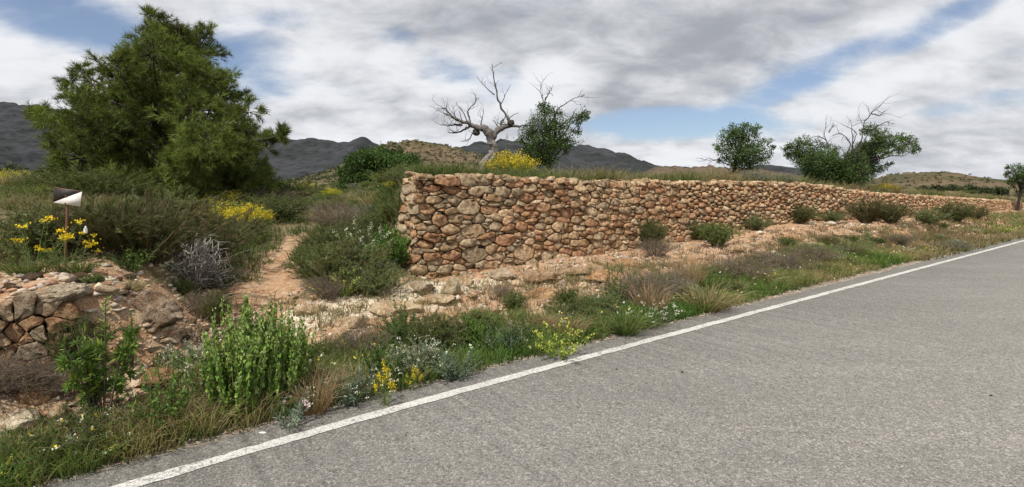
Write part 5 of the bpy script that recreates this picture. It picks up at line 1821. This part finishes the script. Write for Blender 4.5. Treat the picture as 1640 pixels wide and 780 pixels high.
pine_blobs = [(262, 62, 30), (298, 82, 34), (288, 34, 18), (225, 80, 26), (255, 34, 26), (240, 20, 10), (278, 55, 32), (330, 48, 20), (322, 78, 34), (245, 85, 38), (205, 92, 26), (185, 108, 22), (290, 110, 42), (225, 130, 44), (330, 120, 36), (365, 112, 20), (352, 148, 34),
              (392, 150, 18), (398, 178, 20), (130, 106, 13), (118, 120, 18), (150, 118, 14), (122, 148, 24), (140, 165, 26), (185, 160, 40), (245, 175, 48), (310, 175, 46), (365, 190, 36), (395, 200, 20), (160, 200, 40), (70, 185, 20), (90, 196, 22),
              (62, 176, 10), (108, 215, 30), (210, 220, 50), (275, 230, 52), (335, 235, 46), (380, 240, 30), (440, 217, 12), (452, 212, 9), (425, 228, 18), (400, 240, 24), (130, 250, 38), (180, 265, 46), (240, 275, 50), (300, 280, 50), (360, 275, 44), (405, 270, 30),
              (430, 280, 18), (100, 268, 24), (140, 295, 32), (200, 305, 40), (260, 315, 38), (320, 318, 36), (380, 312, 34), (415, 300, 26), (345, 330, 24)]
pine_blobs = [(a, b + 9 - (b - 9) * .02, c) for a, b, c in pine_blobs]
crown_tree('pine_tree', 'large dark green pine with several tops standing at the left', 'tree', 13.0, 275, [(275, 330), (272, 240), (262, 150), (258, 60)], pine_blobs, (1.25, .011),
           ((.078, .108, .021), (.108, .135, .028), (.135, .15, .038), (.042, .062, .015)), 5, (.10, .085, .07), .16, 1.0, 'pine', .75, 30, .05, mat='needle')
alm = ((.045, .08, .022), (.065, .11, .03), (.095, .145, .045))
crown_tree('almond_tree', 'leafy almond tree with bare twigs on top, right of the dead tree', 'tree', 16.0, 884,
           [(884, 275), (876, 245), (890, 215), (888, 185)],
           [(872, 175, 14), (890, 182, 14), (860, 195, 16), (880, 205, 20), (900, 200, 16), (850, 215, 18), (868, 230, 22), (892, 228, 20), (932, 182, 12), (940, 188, 8), (922, 192, 10), (925, 210, 9), (912, 225, 13), (850, 245, 18), (836, 225, 10), (842, 262, 14), (875, 255, 18), (905, 243, 10), (868, 170, 7)],
           (.075, .028), alm, 6, r0=.09, limb_r=.025, blobk=.55, per=40, thick=.7)
crown_tree('almond_tree', 'small leafy tree alone on the terrace in the middle right', 'tree', 20.0, 1185,
           [(1172, 275), (1180, 250), (1190, 225), (1192, 210)],
           [(1172, 210, 13), (1192, 205, 12), (1212, 206, 10), (1162, 222, 14), (1185, 222, 18), (1208, 224, 14), (1226, 228, 9), (1160, 240, 13), (1182, 242, 18), (1207, 244, 16), (1228, 245, 10), (1174, 258, 15), (1198, 260, 16), (1220, 260, 10), (1157, 254, 8), (1148, 233, 5), (1236, 236, 4)],
           (.09, .034), alm, 7, r0=.09, limb_r=.025, blobk=.5, per=40, thick=.75)
crown_tree('almond_tree', 'bushy left tree of the joined pair on the terrace at the right', 'tree', 23.0, 1318,
           [(1320, 296), (1316, 270), (1312, 245)],
           [(1262, 238, 10), (1275, 236, 12), (1290, 228, 12), (1306, 238, 15), (1282, 250, 16), (1300, 262, 18), (1320, 255, 18), (1332, 240, 12), (1318, 280, 20), (1298, 282, 14), (1338, 268, 18), (1340, 288, 18), (1265, 250, 7)],
           (.10, .036), alm, 8, r0=.1, limb_r=.028, blobk=.5, per=60, thick=.7)
rt_e, P_e = crown_tree('almond_tree', 'wide tree with a bare dead top and foliage reaching right, at the right', 'tree', 23.0, 1352,
           [(1352, 306), (1354, 285), (1360, 262), (1366, 240)],
           [(1395, 210, 14), (1412, 218, 14), (1405, 232, 16), (1385, 240, 16), (1428, 230, 13), (1444, 222, 12), (1458, 228, 11), (1464, 240, 8), (1440, 240, 9), (1418, 246, 9), (1370, 255, 18), (1392, 258, 16), (1350, 272, 20), (1375, 278, 20), (1398, 276, 12), (1362, 294, 18), (1340, 290, 14), (1425, 262, 5), (1412, 270, 7)],
           (.10, .036), alm, 9, r0=.16, limb_r=.04, blobk=.5, per=60, thick=.7)
crown_tree('carob_tree', 'round dark green carob bush left of the wall in the middle distance', 'tree', 27.0, 612,
           [(612, 306), (612, 280), (612, 262)],
           [(565, 262, 16), (585, 252, 16), (610, 249, 16), (635, 252, 16), (658, 260, 14), (672, 272, 9), (552, 275, 12), (575, 272, 20), (600, 268, 24), (630, 270, 24), (655, 276, 16), (560, 290, 16), (590, 290, 22), (620, 290, 22), (648, 290, 16), (605, 258, 18)],
           (.14, .06), ((.035, .068, .016), (.055, .10, .024), (.075, .13, .03)), 10, r0=.14, limb_r=.04, blobk=.42, per=44, thick=.8)
crown_tree('almond_tree', 'dark tree at the right edge beside the end of the wall', 'tree', 36.0, 1632,
           [(1632, 318), (1634, 305), (1640, 292)],
           [(1624, 272, 9), (1640, 270, 10), (1612, 280, 6), (1634, 284, 11), (1618, 291, 8), (1650, 282, 12), (1640, 298, 10), (1655, 296, 10), (1612, 268, 3)],
           (.13, .05), alm, 11, r0=.10, limb_r=.04, blobk=.35, per=34, thick=.8)
# far bushes and small trees
far_cols = ((.035, .048, .02), (.05, .062, .028), (.06, .07, .035))
for q, (x, Y, w_, h_, lab) in enumerate([
    (18, 34, 34, 34, 'dark olive tree at the far left edge of the field'), (-25, 36, 30, 40, 'dark tree just cut by the left edge of the view'),
    (64, 46, 16, 16, 'small round far bush behind the metal sign'),
    (1500, 90, 16, 10, 'leftmost of the small dark trees on the right skyline'), (1525, 100, 14, 9, 'second small dark tree on the right skyline'), (1552, 95, 20, 12, 'third and broad dark tree on the right skyline'),
    (1580, 85, 20, 12, 'fourth dark tree on the right skyline, left of the edge tree'), (1602, 80, 14, 14, 'small dark tree touching the edge tree on the right skyline'), (1478, 88, 10, 7, 'tiny dark bush left of the skyline trees'),
]):
    P = on_ground(x, Y)
    py = HZ - (P[2] - EYE) / Y * F
    bl = [(x + w_ * u, py - h_ * v, h_ * .32) for u, v in ((-.6, .35), (-.25, .6), (.1, .75), (.45, .55), (.7, .3), (0, .35), (-.4, .3), (.35, .3))]
    crown_tree('olive_tree', lab, 'tree', Y, x, [(x, py), (x + 1, py - h_ * .3), (x, py - h_ * .55)], bl, (.010 * Y ** .8, .0045 * Y ** .8), far_cols, 80 + q, r0=.12, limb_r=.04, blobk=.0095 * h_ + .05, per=14, thick=.8)

# bare branches on top of the living trees
def bare_branches(rt, P0, Y, lines, seed, r=.03, col=(.055, .045, .04), depth=2, name='bare_branch'):
    rs_ = np.random.RandomState(seed)
    for pl in lines:
        A = Acc()
        pts = np.array([np.array(at(x, y, Y)) - np.array(P0) for x, y in pl])
        pts[:, 1] += np.linspace(0, rs_.normal() * .4, len(pts))
        tt = np.linspace(0, len(pl) - 1, 3 * len(pl))
        p = np.stack([np.interp(tt, np.arange(len(pl)), pts[:, k]) for k in range(3)], -1) + rs_.normal(size=(3 * len(pl), 3)) * .012
        tube(A, p, np.linspace(r, r * .25, len(p)), col, 5)
        for i in range(len(p) // 3, len(p)):
            if rs_.rand() < .8:
                d_ = unit(p[min(i + 1, len(p) - 1)] - p[i - 1]) + rs_.normal(size=3) * .7
                branch_tree(A, p[i], d_, np.linalg.norm(p[-1] - p[0]) * rs_.uniform(.12, .28), r * .35, depth - 1, rs_, col, .4, 4, (1, 2))
        link(name, A.mesh(name, MAT['bark'], True), rt)


for o in list(COL.objects):
    if o.get('label', '').startswith('leafy almond tree with bare'):
        bare_branches(o, o.location, 16.0, [[(872, 215), (872, 190), (873, 160), (866, 143), (871, 124)], [(873, 160), (880, 148), (884, 138)], [(880, 200), (896, 172), (915, 160), (936, 154)], [(905, 235), (918, 228), (940, 224)], [(895, 210), (912, 195), (922, 175)]], 3, .022)
    if o.get('label', '').startswith('wide tree with a bare dead'):
        bare_branches(o, o.location, 23.0, [[(1362, 250), (1380, 225), (1384, 195), (1395, 182), (1408, 172)], [(1350, 260), (1362, 232), (1352, 218), (1342, 212)], [(1366, 245), (1372, 215), (1375, 195)], [(1395, 182), (1410, 185), (1420, 178)],
                                            [(1362, 250), (1368, 230), (1378, 212), (1362, 200)], [(1384, 215), (1398, 205), (1414, 196), (1422, 200)]], 4, .03, depth=3)
    if o.get('label', '').startswith('bushy left tree of the joined'):
        bare_branches(o, o.location, 23.0, [[(1326, 260), (1328, 235), (1322, 215), (1328, 195)], [(1324, 225), (1310, 218), (1298, 220)], [(1328, 212), (1340, 202), (1350, 195)]], 5, .026, depth=3)
    if o.get('label', '').startswith('small leafy tree alone'):
        bare_branches(o, o.location, 20.0, [[(1172, 265), (1160, 262), (1150, 256), (1140, 258), (1120, 254)]], 6, .025)

# dead tree
Yd = 13.0
Pd = on_ground(771, Yd)
dead = thing('dead_tree', 'silver-grey twisted dead almond tree with bare branches behind the wall', 'tree', Pd)
rs_ = np.random.RandomState(90)
A = Acc()
gcol = (.19, .175, .16)


def dpts(pl, w=.0, n=4):
    pts = np.array([np.array(at(x, y, Yd)) - np.array(Pd) for x, y in pl])
    pts[:, 1] += np.linspace(0, w, len(pl))
    tt = np.linspace(0, len(pl) - 1, n * (len(pl) - 1) + 1)
    p = np.stack([np.interp(tt, np.arange(len(pl)), pts[:, k]) for k in range(3)], -1)
    for _ in range(2):
        p[1:-1] = (p[:-2] + 2 * p[1:-1] + p[2:]) / 4
    return p


def limb(acc, pl, r0, r1, w=0.0, k=8, col=gcol, tw=0, seed=0, twl=.5, dep=2):
    p = dpts(pl, w)
    rsx = np.random.RandomState(seed + 7)
    p[1:-1] += rsx.normal(size=(len(p) - 2, 3)) * .3 * min(r0, .03)
    r0, r1 = r0 * (.8 if r0 < .095 else 1), r1 * .8
    tube(acc, p, np.linspace(r0, r1, len(p)) * (1 + .12 * rsx.normal(size=len(p))), col, k)
    for i in range(tw):
        j = rsx.randint(len(p) // 3, len(p))
        d_ = unit(p[min(j + 1, len(p) - 1)] - p[j - 1]) * .6 + rsx.normal(size=3) * .6 + [0, 0, .25]
        branch_tree(acc, p[j], d_, twl * rsx.uniform(.4, .9), max(r1 * .6, .006), dep, rsx, (.11, .10, .092), .4, 4, (1, 3), None, .66, .25)


limb(A, [(769, 286), (772, 270), (777, 257), (788, 247), (792, 238), (786, 224)], .10, .10, 0, 12, (.25, .235, .215))
limb(A, [(773, 286), (779, 268), (790, 254), (796, 244), (790, 226)], .08, .085, -.06, 10, (.23, .215, .195))
limb(A, [(786, 230), (784, 214), (775, 206), (764, 204)], .13, .09, -.1, 9)
link('trunk', A.mesh('trunk', MAT['bark'], True), dead)
for k, (pl, a, b, w, tw, tl) in enumerate([
    ([(768, 206), (758, 203), (750, 198), (738, 196), (728, 190)], .085, .03, -.3, 7, .55),
    ([(752, 202), (742, 208), (730, 212), (716, 210)], .04, .015, .3, 5, .4),
    ([(735, 194), (722, 186), (716, 176), (708, 172)], .03, .01, -.2, 6, .35),
    ([(740, 200), (728, 200), (712, 200), (704, 198)], .03, .01, .2, 6, .35),
    ([(757, 204), (752, 190), (748, 178), (754, 170), (766, 156)], .035, .008, .1, 6, .3),
    ([(772, 204), (770, 190), (774, 180)], .03, .01, .2, 5, .3),
    ([(765, 206), (757, 212), (752, 222), (738, 226)], .025, .008, .1, 3, .3),
    ([(787, 222), (794, 210), (806, 203), (818, 200)], .11, .08, .1, 3, .3),
    ([(818, 200), (813, 188), (803, 174), (797, 155), (792, 135), (790, 118), (788, 100)], .045, .010, .1, 4, .25),
    ([(792, 152), (780, 142), (771, 133), (764, 124)], .018, .006, -.1, 2, .2),
    ([(802, 168), (808, 155), (813, 142), (818, 132)], .014, .005, .2, 1, .2),
    ([(790, 108), (797, 103), (804, 98)], .010, .005, .1, 1, .12),
    ([(814, 200), (816, 188), (822, 183), (831, 178)], .02, .006, .2, 2, .2),
    ([(818, 202), (830, 203), (842, 202), (858, 201), (868, 208)], .04, .012, -.3, 3, .3),
    ([(792, 216), (800, 206), (796, 198), (788, 190)], .03, .01, .2, 4, .25),
    ([(795, 228), (803, 222), (812, 228), (820, 236)], .03, .01, -.2, 3, .25),
]):
    B = Acc()
    limb(B, pl, a, b, w, 7, gcol if a > .05 else (.13, .12, .11), tw, k, tl)
    link('branch', B.mesh('branch', MAT['bark'], True), dead)
v, t = boulder(300, (.10, .09, .10), 3, .25, 3)
link('burl', raw_mesh('burl', v + (np.array(at(818, 197, Yd)) - np.array(Pd)), t, np.full((len(v), 3), (.07, .06, .05)), MAT['bark'], True), dead)
v, t = boulder(301, (.10, .10, .09), 3, .25, 3)
link('burl', raw_mesh('burl', v + (np.array(at(763, 212, Yd)) - np.array(Pd)), t, np.full((len(v), 3), (.09, .08, .07)), MAT['bark'], True), dead)

# ------------------------------------------------------------------ the sign
Psn = hit(105, 424)
Ys = Psn[1]


def flat_mat(name, fn):
    m, nt, out = new_mat(name)
    oc = objcoord(nt)
    c, n = fn(nt, oc)
    p = principled(nt, out, c, .6, n, .4)
    return m


def white_fn(nt, oc):
    a = noise_n(nt, oc, 9, 5, .7, .5)
    b = noise_n(nt, oc, 40, 4, .7)
    c = mixc(nt, ramp(nt, a, .5, .68, 0, .8), (.70, .68, .64), (.42, .33, .25))
    c = mixc(nt, ramp(nt, b, .62, .72, 0, .8), c, (.2, .1, .06))
    return c, bump_n(nt, b, .2, .003)


def black_fn(nt, oc):
    a = noise_n(nt, oc, 10, 5, .7, .5)
    c = mixc(nt, ramp(nt, a, .48, .64, 0, .85), (.018, .015, .014), (.07, .035, .022))
    return c, bump_n(nt, a, .2, .003)


def rust_fn(nt, oc):
    a = noise_n(nt, oc, 25, 5, .7, .5)
    return mixc(nt, a, (.10, .04, .025), (.22, .10, .06)), bump_n(nt, a, .4, .003)


mw, mb, mr = flat_mat('sign_white', white_fn), flat_mat('sign_black', black_fn), flat_mat('rust', rust_fn)
k = Ys / F
sgn = thing('hunting_sign', 'metal plate sign split diagonally black and white on a rusty post', 'sign', Psn)


def plate_prism(tri, mat, name, y0, y1):
    a = Acc()
    P = [np.array(at(x, y, Ys)) - np.array(Psn) for x, y in tri]
    n = len(P)
    V = [p + [0, y0, 0] for p in P] + [p + [0, y1, 0] for p in P]
    T = [(0, i, i + 1) for i in range(1, n - 1)] + [(n, n + i + 1, n + i) for i in range(1, n - 1)]
    for i in range(n):
        j = (i + 1) % n
        T += [(i, i + n, j + n), (i, j + n, j)]
    a.add(np.array(V), T, (1, 1, 1))
    return link(name, a.mesh(name, mat), sgn)


# bent plate: the two painted halves meet on the diagonal
plate_prism([(87, 300), (131, 307), (85.5, 323.5)], mb, 'black_half', -.002, .003)
plate_prism([(131, 307.2), (128.5, 331), (85.5, 324)], mw, 'white_half', -.0025, .003)
plate_prism([(86.5, 299.5), (131.5, 306.5), (129, 331.5), (85, 324.5)], mr, 'back_plate', .004, .007)
a = Acc()
pp = [np.array(at(x, y, Ys)) - np.array(Psn) + [0, .022, 0] for x, y in ((105, 312), (104, 350), (102, 392), (101, 440))]
tube(a, pp, .011, (1, 1, 1), 8)
link('post', a.mesh('post', mr, True), sgn)
for (x, y) in ((106, 314), (105, 326)):
    v, t = ICO[1]
    link('bolt', raw_mesh('bolt', v * .008 + (np.array(at(x, y, Ys)) - np.array(Psn) + [0, -.004, 0]), t, np.ones((len(v), 3)), mr, True), sgn)

# small white bottle-shaped thing hanging among the dark twigs
wm, nt, out = new_mat('white_plastic')
principled(nt, out, (.75, .76, .76), .4, None, .5)
Pw = at(137, 374, Ys * .97)
a = Acc()
tube(a, [(0, 0, -.001), (0, 0, 0), (0, 0, .012), (0, 0, .045), (0, 0, .058), (0, 0, .066)], [.001, .011, .015, .013, .006, .005], (1, 1, 1), 10)
tag(link('plastic_bottle', a.mesh('plastic_bottle', wm, True), None, Pw), 'tiny white bottle-like object in the dark shrub right of the sign post', 'bottle')

# litter and leaves on the asphalt edge
for (x, y, w_, lab) in ((420, 697, 14, 'small white scrap of litter at the road edge below the big leafy clump'), (980, 505, 8, 'white bit of litter at the road edge beside the verge grass')):
    P = hit(x, y)
    v, t = boulder(int(x), (w_ * .5 * P[1] / F, w_ * .3 * P[1] / F, w_ * .16 * P[1] / F), 2, .4, 4)
    tag(link('litter', raw_mesh('litter', v, t, np.full((len(v), 3), .75), wm), None, (P[0], P[1], P[2] + .008)), lab, 'litter')
for q, (x, y, w_, lab) in enumerate(((1090, 597, 7, 'small dark leaf on the asphalt near the middle'), (985, 592, 7, 'dark leaf lying on the asphalt left of the other one'), (1584, 634, 6, 'small dark crumb on the asphalt at the right'))):
    Y = EYE * F / (y - HZ)
    P = at(x, y, Y)
    a = Acc()
    rsx = np.random.RandomState(q)
    leaf_set(a, np.array([[0, 0, .004], [0, 0, .004]]), np.array([[1, .2, .05], [1, -.3, .12]]), .03, .016, np.array([(.04, .03, .02)] * 2), rsx)
    tag(link('dry_leaf', a.mesh('dry_leaf', MAT['leaf']), None, (P[0], P[1], .003)), lab, 'leaf')
